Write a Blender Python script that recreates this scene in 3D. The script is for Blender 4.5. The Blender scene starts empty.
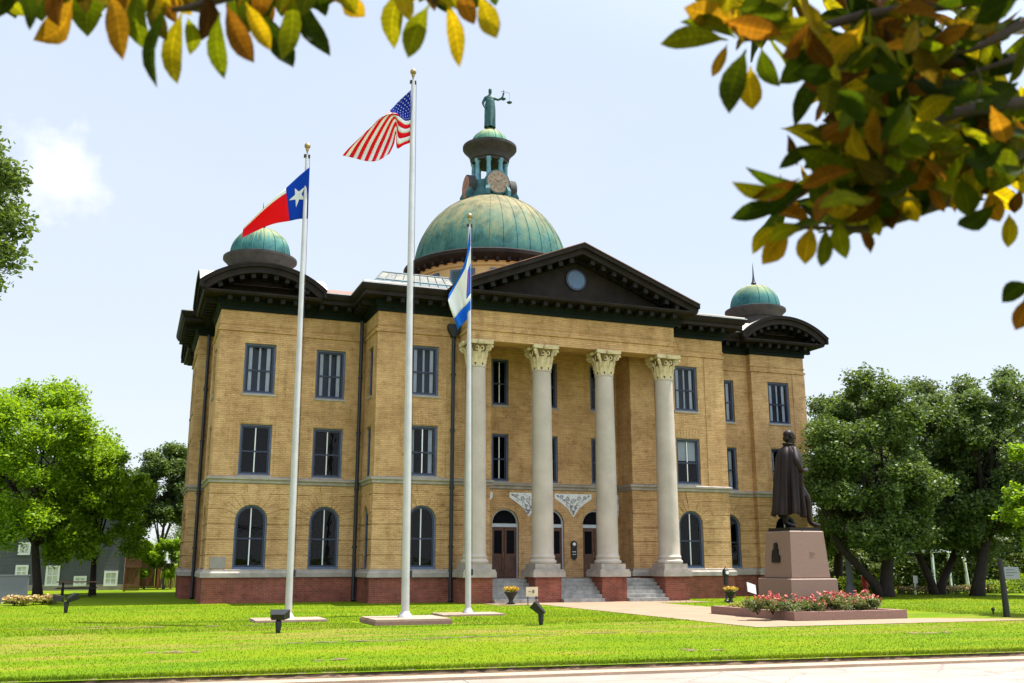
import bpy, bmesh, math, random
import numpy as np
from mathutils import Vector, Matrix
PI = math.pi
scene = bpy.context.scene
COL = scene.collection
rnd = random.Random(7)
ORG = {}

# ------------------------------------------------------------------ camera frame
F_PX, PITCH, YAW = 981.733, math.radians(12.643), math.radians(20.74)
CAM = Vector((-2.959, -45.087, 1.75))
CR = Vector((math.cos(YAW), -math.sin(YAW), 0))
CF = Vector((math.sin(YAW)*math.cos(PITCH), math.cos(YAW)*math.cos(PITCH), math.sin(PITCH)))
CU = CR.cross(CF)
def ray(px, py): return CR*((px-512)/F_PX) + CU*((341.5-py)/F_PX) + CF
def at(px, py, depth): return CAM + ray(px, py)*depth
def at_y(px, py, y):
    d = ray(px, py); return CAM + d*((y-CAM.y)/d.y)
def ground_at(px, py):
    d = ray(px, py); return CAM + d*(-CAM.z/d.z)
def depth_of(p): return (Vector(p)-CAM).dot(CF)

# ------------------------------------------------------------------ materials
MATS = {}
def nodes_of(name):
    m = bpy.data.materials.new(name); m.use_nodes = True
    nt = m.node_tree; nt.nodes.clear()
    out = nt.nodes.new('ShaderNodeOutputMaterial')
    p = nt.nodes.new('ShaderNodeBsdfPrincipled')
    nt.links.new(p.outputs[0], out.inputs[0])
    MATS[name] = m
    return m, nt, p, out
def N(nt, kind, **kw):
    n = nt.nodes.new(kind)
    for k, v in kw.items():
        if k in n.inputs.keys(): n.inputs[k].default_value = v
        else: setattr(n, k, v)
    return n
def ramp(nt, stops, fac=None):
    r = nt.nodes.new('ShaderNodeValToRGB')
    el = r.color_ramp.elements
    while len(el) < len(stops): el.new(0.5)
    for e, (p, c) in zip(el, stops):
        e.position = p; e.color = (c[0], c[1], c[2], 1)
    if fac is not None: nt.links.new(fac, r.inputs[0])
    return r
def mixc(nt, fac, a, b, mode='MIX'):
    n = nt.nodes.new('ShaderNodeMix'); n.data_type = 'RGBA'; n.blend_type = mode
    for sock, v in ((n.inputs[0], fac), (n.inputs[6], a), (n.inputs[7], b)):
        if hasattr(v, 'is_linked') or isinstance(v, bpy.types.NodeSocket): nt.links.new(v, sock)
        elif isinstance(v, (int, float)): sock.default_value = v
        else: sock.default_value = (v[0], v[1], v[2], 1)
    return n.outputs[2]
def bump(nt, p, h, strength=0.3, dist=0.02):
    b = N(nt, 'ShaderNodeBump', Strength=strength, Distance=dist)
    nt.links.new(h, b.inputs['Height']); nt.links.new(b.outputs[0], p.inputs['Normal'])
def plain(name, c1, c2=None, scale=3.0, rough=0.7, metal=0.0, bmp=0.0, bscale=40, spec=0.4, detail=4):
    m, nt, p, o = nodes_of(name)
    c2 = c2 or tuple(x*0.75 for x in c1)
    tc = N(nt, 'ShaderNodeTexCoord')
    nz = N(nt, 'ShaderNodeTexNoise', Scale=scale, Detail=detail, Roughness=0.65)
    nt.links.new(tc.outputs['Object'], nz.inputs['Vector'])
    r = ramp(nt, [(0.3, c2), (0.7, c1)], nz.outputs[0])
    nt.links.new(r.outputs[0], p.inputs['Base Color'])
    p.inputs['Roughness'].default_value = rough; p.inputs['Metallic'].default_value = metal
    p.inputs['Specular IOR Level'].default_value = spec
    if bmp:
        n2 = N(nt, 'ShaderNodeTexNoise', Scale=bscale, Detail=5)
        nt.links.new(tc.outputs['Object'], n2.inputs['Vector'])
        bump(nt, p, n2.outputs[0], bmp, 0.02)
    return m
def brick(name, c1, c2, mortar, bw=0.24, bh=0.085, stain=(0.56, 0.48, 0.40), stain_amt=0.75):
    m, nt, p, o = nodes_of(name)
    geo = N(nt, 'ShaderNodeNewGeometry')
    sep = N(nt, 'ShaderNodeSeparateXYZ'); nt.links.new(geo.outputs['Position'], sep.inputs[0])
    add = N(nt, 'ShaderNodeMath', operation='ADD'); nt.links.new(sep.outputs[0], add.inputs[0]); nt.links.new(sep.outputs[1], add.inputs[1])
    comb = N(nt, 'ShaderNodeCombineXYZ'); nt.links.new(add.outputs[0], comb.inputs[0]); nt.links.new(sep.outputs[2], comb.inputs[1])
    bt = N(nt, 'ShaderNodeTexBrick', Scale=1.0)
    bt.inputs['Brick Width'].default_value = bw; bt.inputs['Row Height'].default_value = bh
    bt.inputs['Mortar Size'].default_value = 0.011; bt.inputs['Bias'].default_value = 0.0
    bt.inputs['Color1'].default_value = (*c1, 1); bt.inputs['Color2'].default_value = (*c2, 1); bt.inputs['Mortar'].default_value = (*mortar, 1)
    nt.links.new(comb.outputs[0], bt.inputs['Vector'])
    # weathering: cloudy tone, per-course streaks, sooty patches
    n1 = N(nt, 'ShaderNodeTexNoise', Scale=0.55, Detail=6, Roughness=0.68); nt.links.new(geo.outputs['Position'], n1.inputs['Vector'])
    mp = N(nt, 'ShaderNodeMapping'); mp.inputs['Scale'].default_value = (0.9, 0.9, 9.0); nt.links.new(geo.outputs['Position'], mp.inputs['Vector'])
    n2 = N(nt, 'ShaderNodeTexNoise', Scale=1.0, Detail=6, Roughness=0.7); nt.links.new(mp.outputs[0], n2.inputs['Vector'])
    n3 = N(nt, 'ShaderNodeTexNoise', Scale=3.2, Detail=7, Roughness=0.78); nt.links.new(geo.outputs['Position'], n3.inputs['Vector'])
    r1 = ramp(nt, [(0.36, stain), (0.60, (1.06, 1.04, 1.0))], n1.outputs[0])
    r2 = ramp(nt, [(0.38, (0.74, 0.70, 0.66)), (0.52, (1.0, 1.0, 1.0)), (0.75, (1.12, 1.1, 1.06))], n2.outputs[0])
    r3 = ramp(nt, [(0.33, (0.66, 0.60, 0.50)), (0.47, (1, 1, 1)), (0.8, (1.12, 1.11, 1.1))], n3.outputs[0])
    c = mixc(nt, stain_amt, bt.outputs[0], r1.outputs[0], 'MULTIPLY')
    c = mixc(nt, 0.55, c, r2.outputs[0], 'MULTIPLY')
    c = mixc(nt, 0.95, c, r3.outputs[0], 'MULTIPLY')
    mp4 = N(nt, 'ShaderNodeMapping'); mp4.inputs['Scale'].default_value = (2.6, 2.6, 0.22); nt.links.new(geo.outputs['Position'], mp4.inputs['Vector'])
    n4 = N(nt, 'ShaderNodeTexNoise', Scale=1.0, Detail=5, Roughness=0.65); nt.links.new(mp4.outputs[0], n4.inputs['Vector'])
    r4 = ramp(nt, [(0.33, (0.72, 0.68, 0.62)), (0.48, (1, 1, 1)), (0.8, (1.08, 1.07, 1.05))], n4.outputs[0])
    c = mixc(nt, 0.6, c, r4.outputs[0], 'MULTIPLY')
    nt.links.new(c, p.inputs['Base Color'])
    p.inputs['Roughness'].default_value = 0.9; p.inputs['Specular IOR Level'].default_value = 0.2
    h = N(nt, 'ShaderNodeMath', operation='SUBTRACT'); nt.links.new(n3.outputs[0], h.inputs[0]); nt.links.new(bt.outputs['Fac'], h.inputs[1])
    bump(nt, p, h.outputs[0], 0.9, 0.035)
    return m
brick('tan_brick', (0.60, 0.385, 0.190), (0.52, 0.325, 0.155), (0.45, 0.285, 0.145), stain=(0.66, 0.58, 0.50), stain_amt=0.7)
brick('red_brick', (0.29, 0.080, 0.052), (0.20, 0.060, 0.042), (0.24, 0.13, 0.10), stain=(0.5, 0.5, 0.5))
plain('stone', (0.36, 0.31, 0.265), (0.22, 0.195, 0.17), 2.2, 0.85, bmp=0.15)
plain('grey_stone', (0.25, 0.225, 0.20), (0.19, 0.17, 0.155), 2.0, 0.85, bmp=0.15)
plain('column_stone', (0.44, 0.375, 0.32), (0.34, 0.29, 0.245), 0.9, 0.8, bmp=0.12)
plain('capital_stone', (0.56, 0.46, 0.28), (0.42, 0.33, 0.18), 6.0, 0.85, bmp=0.3)
plain('drum_render', (0.56, 0.40, 0.20), (0.50, 0.35, 0.165), 1.2, 0.85)
plain('capital_recess_shade', (0.20, 0.13, 0.05), (0.12, 0.08, 0.03), 6.0, 0.9)  # darker bell: shade between the carved leaves put into the colour
plain('sky_reflection_tint', (0.13, 0.15, 0.20), (0.09, 0.10, 0.14), 1, 0.9, spec=0.0)  # bluish backing: sky reflection in the upper windows put into the colour
plain('brown_trim', (0.024, 0.0175, 0.0145), (0.010, 0.0078, 0.007), 1.6, 0.7, spec=0.12)
plain('green_trim', (0.006, 0.012, 0.010), (0.004, 0.007, 0.006), 1.6, 0.7, spec=0.12)
plain('bracket_trim', (0.0135, 0.012, 0.0105), (0.008, 0.0075, 0.007), 3, 0.7, spec=0.15)
plain('metal_roof', (0.50, 0.47, 0.41), (0.38, 0.35, 0.31), 1.5, 0.5, 0.3)
plain('tile_roof', (0.26, 0.12, 0.085), (0.15, 0.08, 0.06), 5.0, 0.8, bmp=0.4, bscale=12)
plain('gutter_metal', (0.6, 0.6, 0.6), (0.45, 0.45, 0.45), 2, 0.45, 0.4)
plain('frame_blue', (0.10, 0.13, 0.21), (0.06, 0.08, 0.14), 2, 0.5)
plain('sash_navy', (0.012, 0.022, 0.055), (0.010, 0.016, 0.040), 2, 0.4)
plain('white_paint', (0.72, 0.73, 0.74), (0.62, 0.63, 0.64), 2, 0.5)
plain('curtain', (0.88, 0.88, 0.92), (0.74, 0.75, 0.80), 3, 0.9)
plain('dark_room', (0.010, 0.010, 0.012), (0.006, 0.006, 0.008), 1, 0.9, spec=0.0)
plain('downpipe', (0.012, 0.016, 0.022), (0.008, 0.011, 0.016), 2, 0.45)
plain('door_wood', (0.105, 0.042, 0.020), (0.055, 0.021, 0.011), 4, 0.5)
plain('round_glass', (0.055, 0.11, 0.20), (0.04, 0.08, 0.15), 2, 0.3)
plain('transom_grey', (0.46, 0.50, 0.55), (0.38, 0.42, 0.47), 2, 0.5)
plain('marble', (0.72, 0.72, 0.72), (0.58, 0.58, 0.58), 5, 0.7)
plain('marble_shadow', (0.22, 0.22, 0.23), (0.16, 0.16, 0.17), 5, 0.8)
plain('steps_concrete', (0.32, 0.305, 0.28), (0.15, 0.145, 0.135), 3.5, 0.9, bmp=0.2)
plain('black_iron', (0.010, 0.010, 0.011), (0.006, 0.006, 0.007), 3, 0.45)
plain('bronze', (0.017, 0.0065, 0.005), (0.006, 0.003, 0.0028), 3.0, 0.5, 0.0, bmp=0.15, bscale=20, spec=0.22)
plain('bronze_dark', (0.016, 0.012, 0.012), (0.010, 0.008, 0.008), 3.0, 0.4, 0.5)
plain('granite', (0.225, 0.138, 0.102), (0.145, 0.088, 0.066), 30, 0.55, detail=8)
plain('kerb_granite', (0.25, 0.135, 0.105), (0.18, 0.10, 0.08), 14, 0.8, detail=8)
plain('verdigris', (0.012, 0.085, 0.085), (0.004, 0.030, 0.036), 3.0, 0.6, 0.0, bmp=0.2, bscale=10)
plain('lantern_teal', (0.035, 0.125, 0.14), (0.012, 0.050, 0.062), 3.0, 0.6)
plain('lantern_column_blue', (0.14, 0.30, 0.38), (0.06, 0.16, 0.22), 3.0, 0.6)
plain('eave_grey', (0.052, 0.047, 0.046), (0.028, 0.026, 0.026), 2.5, 0.7, spec=0.15)
plain('clock_face', (0.27, 0.20, 0.14), (0.16, 0.115, 0.08), 4.0, 0.7)
plain('clock_red', (0.30, 0.13, 0.08), (0.22, 0.09, 0.055), 4.0, 0.7)
plain('skylight_teal', (0.03, 0.085, 0.105), (0.018, 0.045, 0.06), 2.5, 0.6)
plain('skylight_lit_glass', (0.20, 0.185, 0.145), (0.07, 0.075, 0.08), 2.2, 0.7)  # upper panes: the lit look of the glass put into the colour
plain('pole_metal', (0.50, 0.48, 0.47), (0.38, 0.37, 0.36), 1.2, 0.38, 0.35)
plain('gilt', (0.40, 0.29, 0.12), (0.20, 0.14, 0.07), 9, 0.35, 0.6)
plain('concrete_pad', (0.33, 0.24, 0.185), (0.25, 0.175, 0.13), 4, 0.9, bmp=0.2)
plain('oak_bark', (0.030, 0.022, 0.017), (0.014, 0.010, 0.008), 6, 0.95, bmp=0.6, bscale=14)
plain('grey_bark', (0.11, 0.095, 0.08), (0.06, 0.05, 0.04), 6, 0.95, bmp=0.5, bscale=14)
plain('twig_bark', (0.045, 0.022, 0.014), (0.02, 0.011, 0.008), 30, 0.85)
plain('grey_siding', (0.085, 0.090, 0.105), (0.066, 0.071, 0.084), 2, 0.8)
plain('screen_grey', (0.13, 0.135, 0.15), (0.11, 0.115, 0.125), 2, 0.8)
plain('shingle', (0.06, 0.06, 0.065), (0.03, 0.03, 0.033), 9, 0.9)
plain('wood_fence', (0.20, 0.10, 0.055), (0.11, 0.055, 0.03), 4, 0.9)
plain('wood_post', (0.42, 0.18, 0.07), (0.30, 0.12, 0.05), 4, 0.9)
plain('dull_white', (0.40, 0.40, 0.40), (0.32, 0.32, 0.32), 2, 0.7)
plain('window_blind', (0.55, 0.56, 0.52), (0.40, 0.41, 0.38), 3, 0.7)
plain('sign_tan', (0.62, 0.46, 0.34), (0.55, 0.40, 0.29), 3, 0.7)
plain('sign_ink', (0.16, 0.12, 0.10), (0.12, 0.09, 0.08), 3, 0.8)
plain('sign_grey', (0.24, 0.25, 0.27), (0.20, 0.21, 0.22), 3, 0.6)
plain('red_paint', (0.42, 0.02, 0.015), (0.3, 0.015, 0.012), 3, 0.5)
plain('dry_earth', (0.26, 0.17, 0.09), (0.06, 0.05, 0.015), 5.0, 0.95, bmp=0.4)
plain('soil', (0.15, 0.10, 0.062), (0.085, 0.055, 0.034), 5, 0.95, bmp=0.5)
plain('kerb_concrete', (0.40, 0.285, 0.20), (0.30, 0.21, 0.145), 2.2, 0.9, bmp=0.3)
plain('walk_concrete', (0.27, 0.185, 0.12), (0.21, 0.145, 0.092), 0.8, 0.9, bmp=0.15)

plain('urn_dark', (0.03, 0.028, 0.026), (0.02, 0.018, 0.017), 3, 0.7)

def patina(name, zlo, zhi, cx, cy, top=(0.190, 0.165, 0.088), low=(0.052, 0.135, 0.112), mid=(0.112, 0.148, 0.092)):
    m, nt, p, o = nodes_of(name)
    geo = N(nt, 'ShaderNodeNewGeometry')
    sep = N(nt, 'ShaderNodeSeparateXYZ'); nt.links.new(geo.outputs['Position'], sep.inputs[0])
    mr = N(nt, 'ShaderNodeMapRange'); mr.inputs[1].default_value = zlo; mr.inputs[2].default_value = zhi
    nt.links.new(sep.outputs[2], mr.inputs[0])
    sx = N(nt, 'ShaderNodeMath', operation='SUBTRACT'); sx.inputs[1].default_value = cx; nt.links.new(sep.outputs[0], sx.inputs[0])
    sy = N(nt, 'ShaderNodeMath', operation='SUBTRACT'); sy.inputs[1].default_value = cy; nt.links.new(sep.outputs[1], sy.inputs[0])
    an = N(nt, 'ShaderNodeMath', operation='ARCTAN2'); nt.links.new(sy.outputs[0], an.inputs[0]); nt.links.new(sx.outputs[0], an.inputs[1])
    ca = N(nt, 'ShaderNodeMath', operation='MULTIPLY'); ca.inputs[1].default_value = 7.0; nt.links.new(an.outputs[0], ca.inputs[0])
    cb = N(nt, 'ShaderNodeCombineXYZ'); nt.links.new(ca.outputs[0], cb.inputs[0]); 
    zz = N(nt, 'ShaderNodeMath', operation='MULTIPLY'); zz.inputs[1].default_value = 0.55; nt.links.new(sep.outputs[2], zz.inputs[0]); nt.links.new(zz.outputs[0], cb.inputs[1])
    st = N(nt, 'ShaderNodeTexNoise', Scale=1.6, Detail=6, Roughness=0.7); nt.links.new(cb.outputs[0], st.inputs['Vector'])
    nz = N(nt, 'ShaderNodeTexNoise', Scale=1.1, Detail=6, Roughness=0.7, Distortion=0.6); nt.links.new(geo.outputs['Position'], nz.inputs['Vector'])
    m1 = N(nt, 'ShaderNodeMath', operation='MULTIPLY_ADD'); m1.inputs[1].default_value = 1.3; m1.inputs[2].default_value = -0.65; nt.links.new(st.outputs[0], m1.inputs[0])
    a1 = N(nt, 'ShaderNodeMath', operation='ADD'); nt.links.new(mr.outputs[0], a1.inputs[0]); nt.links.new(m1.outputs[0], a1.inputs[1])
    r = ramp(nt, [(0.0, (low[0]*0.75, low[1]*0.85, low[2]*1.05)), (0.20, low), (0.44, mid), (0.70, top)], a1.outputs[0])
    r2 = ramp(nt, [(0.36, (0.42, 0.54, 0.58)), (0.52, (1, 1, 1)), (0.7, (1.25, 1.15, 1.0))], nz.outputs[0])
    c = mixc(nt, 0.95, r.outputs[0], r2.outputs[0], 'MULTIPLY')
    nt.links.new(c, p.inputs['Base Color'])
    p.inputs['Roughness'].default_value = 0.7; p.inputs['Specular IOR Level'].default_value = 0.12
    bump(nt, p, nz.outputs[0], 0.4, 0.06)
    return m
patina('dome_copper', 18.6, 23.4, 15.85, 8.2)
patina('corner_copper', 16.4, 17.9, 1.76, 1.6, top=(0.27, 0.25, 0.12), mid=(0.16, 0.21, 0.12), low=(0.05, 0.15, 0.13))
patina('cupola_copper', 26.8, 28.0, 15.85, 8.2, top=(0.30, 0.27, 0.13), low=(0.07, 0.19, 0.13), mid=(0.15,0.21,0.12))

def glass():
    m, nt, p, o = nodes_of('pane_glass'); nt.nodes.remove(p)
    tr = N(nt, 'ShaderNodeBsdfTransparent'); tr.inputs[0].default_value = (0.55, 0.58, 0.62, 1)
    gl = N(nt, 'ShaderNodeBsdfGlossy', Roughness=0.03); gl.inputs[0].default_value = (0.9, 0.92, 0.95, 1)
    tc = N(nt, 'ShaderNodeNewGeometry')
    nz = N(nt, 'ShaderNodeTexNoise', Scale=1.3, Detail=2); nt.links.new(tc.outputs['Position'], nz.inputs['Vector'])
    b = N(nt, 'ShaderNodeBump', Strength=0.12, Distance=0.05); nt.links.new(nz.outputs[0], b.inputs['Height']); nt.links.new(b.outputs[0], gl.inputs['Normal'])
    fr = N(nt, 'ShaderNodeFresnel', IOR=1.55)
    ad = N(nt, 'ShaderNodeMath', operation='MULTIPLY_ADD'); ad.inputs[1].default_value = 0.24; ad.inputs[2].default_value = 0.0; nt.links.new(fr.outputs[0], ad.inputs[0])
    mx = N(nt, 'ShaderNodeMixShader'); nt.links.new(ad.outputs[0], mx.inputs[0]); nt.links.new(tr.outputs[0], mx.inputs[1]); nt.links.new(gl.outputs[0], mx.inputs[2])
    nt.links.new(mx.outputs[0], o.inputs[0])
glass()
def leafmat(name, cols, trans=0.35, rough=0.5, spec=0.3, tint=(1.5, 1.35, 0.5)):
    m, nt, p, o = nodes_of(name)
    geo = N(nt, 'ShaderNodeNewGeometry')
    r = ramp(nt, [(i/(len(cols)-1) if len(cols) > 1 else 0, c) for i, c in enumerate(cols)], geo.outputs['Random Per Island'])
    nt.links.new(r.outputs[0], p.inputs['Base Color'])
    p.inputs['Roughness'].default_value = rough; p.inputs['Specular IOR Level'].default_value = spec
    t = N(nt, 'ShaderNodeBsdfTranslucent')
    c = mixc(nt, 1.0, r.outputs[0], tint, 'MULTIPLY'); nt.links.new(c, t.inputs[0])
    mx = N(nt, 'ShaderNodeMixShader'); mx.inputs[0].default_value = trans
    nt.links.new(p.outputs[0], mx.inputs[1]); nt.links.new(t.outputs[0], mx.inputs[2]); nt.links.new(mx.outputs[0], o.inputs[0])
leafmat('leaf_oak', [(0.052, 0.092, 0.023), (0.088, 0.138, 0.033), (0.068, 0.112, 0.028), (0.130, 0.182, 0.048)])
leafmat('leaf_oak_deep', [(0.046, 0.082, 0.024), (0.076, 0.120, 0.034), (0.112, 0.160, 0.048)])
leafmat('leaf_bright', [(0.115, 0.215, 0.010), (0.180, 0.300, 0.014), (0.225, 0.345, 0.018), (0.140, 0.25, 0.012)], 0.5)
leafmat('leaf_lime', [(0.13, 0.20, 0.012), (0.17, 0.24, 0.016), (0.10, 0.17, 0.012)], 0.4)
leafmat('leaf_grey', [(0.075, 0.11, 0.045), (0.10, 0.14, 0.06), (0.065, 0.095, 0.038)], 0.3)
leafmat('leaf_rose', [(0.06, 0.11, 0.03), (0.12, 0.16, 0.05), (0.16, 0.15, 0.06), (0.08, 0.12, 0.035)], 0.3)
leafmat('leaf_hedge', [(0.05, 0.08, 0.014), (0.085, 0.115, 0.018), (0.035, 0.06, 0.013)], 0.3)
leafmat('leaf_gold', [(0.30, 0.28, 0.05), (0.22, 0.26, 0.05), (0.38, 0.30, 0.08)], 0.3)
leafmat('rose_bloom', [(0.50, 0.07, 0.06), (0.58, 0.20, 0.15), (0.40, 0.02, 0.025), (0.60, 0.34, 0.27)], 0.2, tint=(1, 0.8, 0.8))
leafmat('yellow_bloom', [(0.42, 0.26, 0.012), (0.48, 0.33, 0.03), (0.34, 0.17, 0.012)], 0.2, tint=(1, 0.9, 0.6))
leafmat('peach_bloom', [(0.62, 0.40, 0.20), (0.50, 0.30, 0.16), (0.36, 0.34, 0.10), (0.60, 0.46, 0.22)], 0.2, tint=(1, 0.9, 0.7))
for _n, _c in (('flag_red',(.78,.010,.022)),('flag_white',(.82,.82,.82)),('flag_blue',(.006,.055,.46)),('flag_navy',(.012,.030,.34)),('flag_azure',(.012,.16,.70))):
    leafmat(_n, [_c, tuple(x*.94 for x in _c)], .3, .8, .1, tint=(1,1,1))
def lawn_colour(nt, blade):
    geo = N(nt, 'ShaderNodeNewGeometry')
    mp0 = N(nt, 'ShaderNodeMapping'); mp0.inputs['Scale'].default_value = (0.16, 0.55, 1); nt.links.new(geo.outputs['Position'], mp0.inputs['Vector'])  # long bands: random green tone, with shade on the lawn painted in
    n1 = N(nt, 'ShaderNodeTexNoise', Scale=1.0, Detail=7, Roughness=0.66); nt.links.new(mp0.outputs[0], n1.inputs['Vector'])
    n2 = N(nt, 'ShaderNodeTexNoise', Scale=9, Detail=5, Roughness=0.8); nt.links.new(geo.outputs['Position'], n2.inputs['Vector'])
    mp = N(nt, 'ShaderNodeMapping'); mp.inputs['Scale'].default_value = (0.30, 1.1, 1); nt.links.new(geo.outputs['Position'], mp.inputs['Vector'])
    n3 = N(nt, 'ShaderNodeTexNoise', Scale=1.0, Detail=6, Roughness=0.72); nt.links.new(mp.outputs[0], n3.inputs['Vector'])
    r1 = ramp(nt, [(0.34, (0.070, 0.138, 0.0002)), (0.5, (0.108, 0.168, 0.0003)), (0.66, (0.152, 0.186, 0.0012))], n1.outputs[0])
    r2 = ramp(nt, [(0.3, (0.72, 0.74, 0.65)), (0.7, (1.18, 1.16, 1.2))], n2.outputs[0])
    c = mixc(nt, 0.8, r1.outputs[0], r2.outputs[0], 'MULTIPLY')
    sep = N(nt, 'ShaderNodeSeparateXYZ'); nt.links.new(geo.outputs['Position'], sep.inputs[0])
    dy = N(nt, 'ShaderNodeMath', operation='ADD'); dy.inputs[1].default_value = 20.6; nt.links.new(sep.outputs[1], dy.inputs[0])
    ab = N(nt, 'ShaderNodeMath', operation='ABSOLUTE'); nt.links.new(dy.outputs[0], ab.inputs[0])
    band = N(nt, 'ShaderNodeMapRange'); band.inputs[1].default_value = 0.1; band.inputs[2].default_value = 5.0; band.inputs[3].default_value = 0.12; band.inputs[4].default_value = 0.0
    nt.links.new(ab.outputs[0], band.inputs[0])
    s = N(nt, 'ShaderNodeMath', operation='ADD'); nt.links.new(n3.outputs[0], s.inputs[0]); nt.links.new(band.outputs[0], s.inputs[1])
    f = ramp(nt, [(0.555, (0, 0, 0)), (0.72, (0.9, 0.9, 0.9))], s.outputs[0])
    dry = mixc(nt, n2.outputs[0], (0.15, 0.14, 0.01), (0.23, 0.16, 0.06))
    return mixc(nt, f.outputs[0], c, dry), n2.outputs[0], geo
def lawn_material():
    m, nt, p, o = nodes_of('lawn')
    c, h, geo = lawn_colour(nt, False)
    nt.links.new(c, p.inputs['Base Color']); p.inputs['Roughness'].default_value = 0.95; p.inputs['Specular IOR Level'].default_value = 0.1
    bump(nt, p, h, 0.6, 0.05)
    m, nt, p, o = nodes_of('grass_blade')
    c, h, geo = lawn_colour(nt, True)
    v = ramp(nt, [(0.0, (0.85, 0.88, 0.8)), (1.0, (1.12, 1.10, 1.1))], geo.outputs['Random Per Island'])
    c = mixc(nt, 1.0, c, v.outputs[0], 'MULTIPLY')
    nt.links.new(c, p.inputs['Base Color']); p.inputs['Roughness'].default_value = 0.7; p.inputs['Specular IOR Level'].default_value = 0.15
    t = N(nt, 'ShaderNodeBsdfTranslucent'); nt.links.new(c, t.inputs[0])
    mx = N(nt, 'ShaderNodeMixShader'); mx.inputs[0].default_value = 0.35
    nt.links.new(p.outputs[0], mx.inputs[1]); nt.links.new(t.outputs[0], mx.inputs[2]); nt.links.new(mx.outputs[0], o.inputs[0])
lawn_material()
def road_material():
    m, nt, p, o = nodes_of('road_concrete')
    geo = N(nt, 'ShaderNodeNewGeometry')
    mp = N(nt, 'ShaderNodeMapping'); mp.inputs['Rotation'].default_value = (0, 0, math.radians(4.67)); nt.links.new(geo.outputs['Position'], mp.inputs['Vector'])
    bt = N(nt, 'ShaderNodeTexBrick', Scale=1.0); bt.offset = 0.0
    bt.inputs['Brick Width'].default_value = 4.6; bt.inputs['Row Height'].default_value = 3.7; bt.inputs['Mortar Size'].default_value = 0.018; bt.inputs['Mortar Smooth'].default_value = 0.4
    bt.inputs['Color1'].default_value = (.27,.228,.192,1); bt.inputs['Color2'].default_value = (.245,.205,.172,1); bt.inputs['Mortar'].default_value = (.10,.085,.07,1)
    nt.links.new(mp.outputs[0], bt.inputs['Vector'])
    n1 = N(nt, 'ShaderNodeTexNoise', Scale=0.7, Detail=8, Roughness=0.72); nt.links.new(geo.outputs['Position'], n1.inputs['Vector'])
    n2 = N(nt, 'ShaderNodeTexNoise', Scale=30, Detail=4, Roughness=0.8); nt.links.new(geo.outputs['Position'], n2.inputs['Vector'])
    vo = N(nt, 'ShaderNodeTexVoronoi', Scale=0.35); vo.feature = 'DISTANCE_TO_EDGE'
    nd = N(nt, 'ShaderNodeVectorMath', operation='MULTIPLY_ADD'); nd.inputs[1].default_value = (.5,.5,.5); nt.links.new(n1.outputs['Color'], nd.inputs[0]); nt.links.new(geo.outputs['Position'], nd.inputs[2]); nt.links.new(nd.outputs[0], vo.inputs['Vector'])
    rc = ramp(nt, [(0.0, (.45,.42,.4)), (0.006, (1,1,1))], vo.outputs['Distance'])
    r1 = ramp(nt, [(0.34, (.72,.69,.66)), (0.55, (1,1,1)), (0.8, (1.1,1.1,1.1))], n1.outputs[0]); r2 = ramp(nt, [(0.3, (.82,.82,.82)), (0.6, (1.05,1.05,1.05))], n2.outputs[0])
    c = mixc(nt, .8, bt.outputs[0], r1.outputs[0], 'MULTIPLY'); c = mixc(nt, .7, c, r2.outputs[0], 'MULTIPLY'); c = mixc(nt, .8, c, rc.outputs[0], 'MULTIPLY')
    nt.links.new(c, p.inputs['Base Color']); p.inputs['Roughness'].default_value = .9; bump(nt, p, n2.outputs[0], .2, .01)
road_material()
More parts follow.
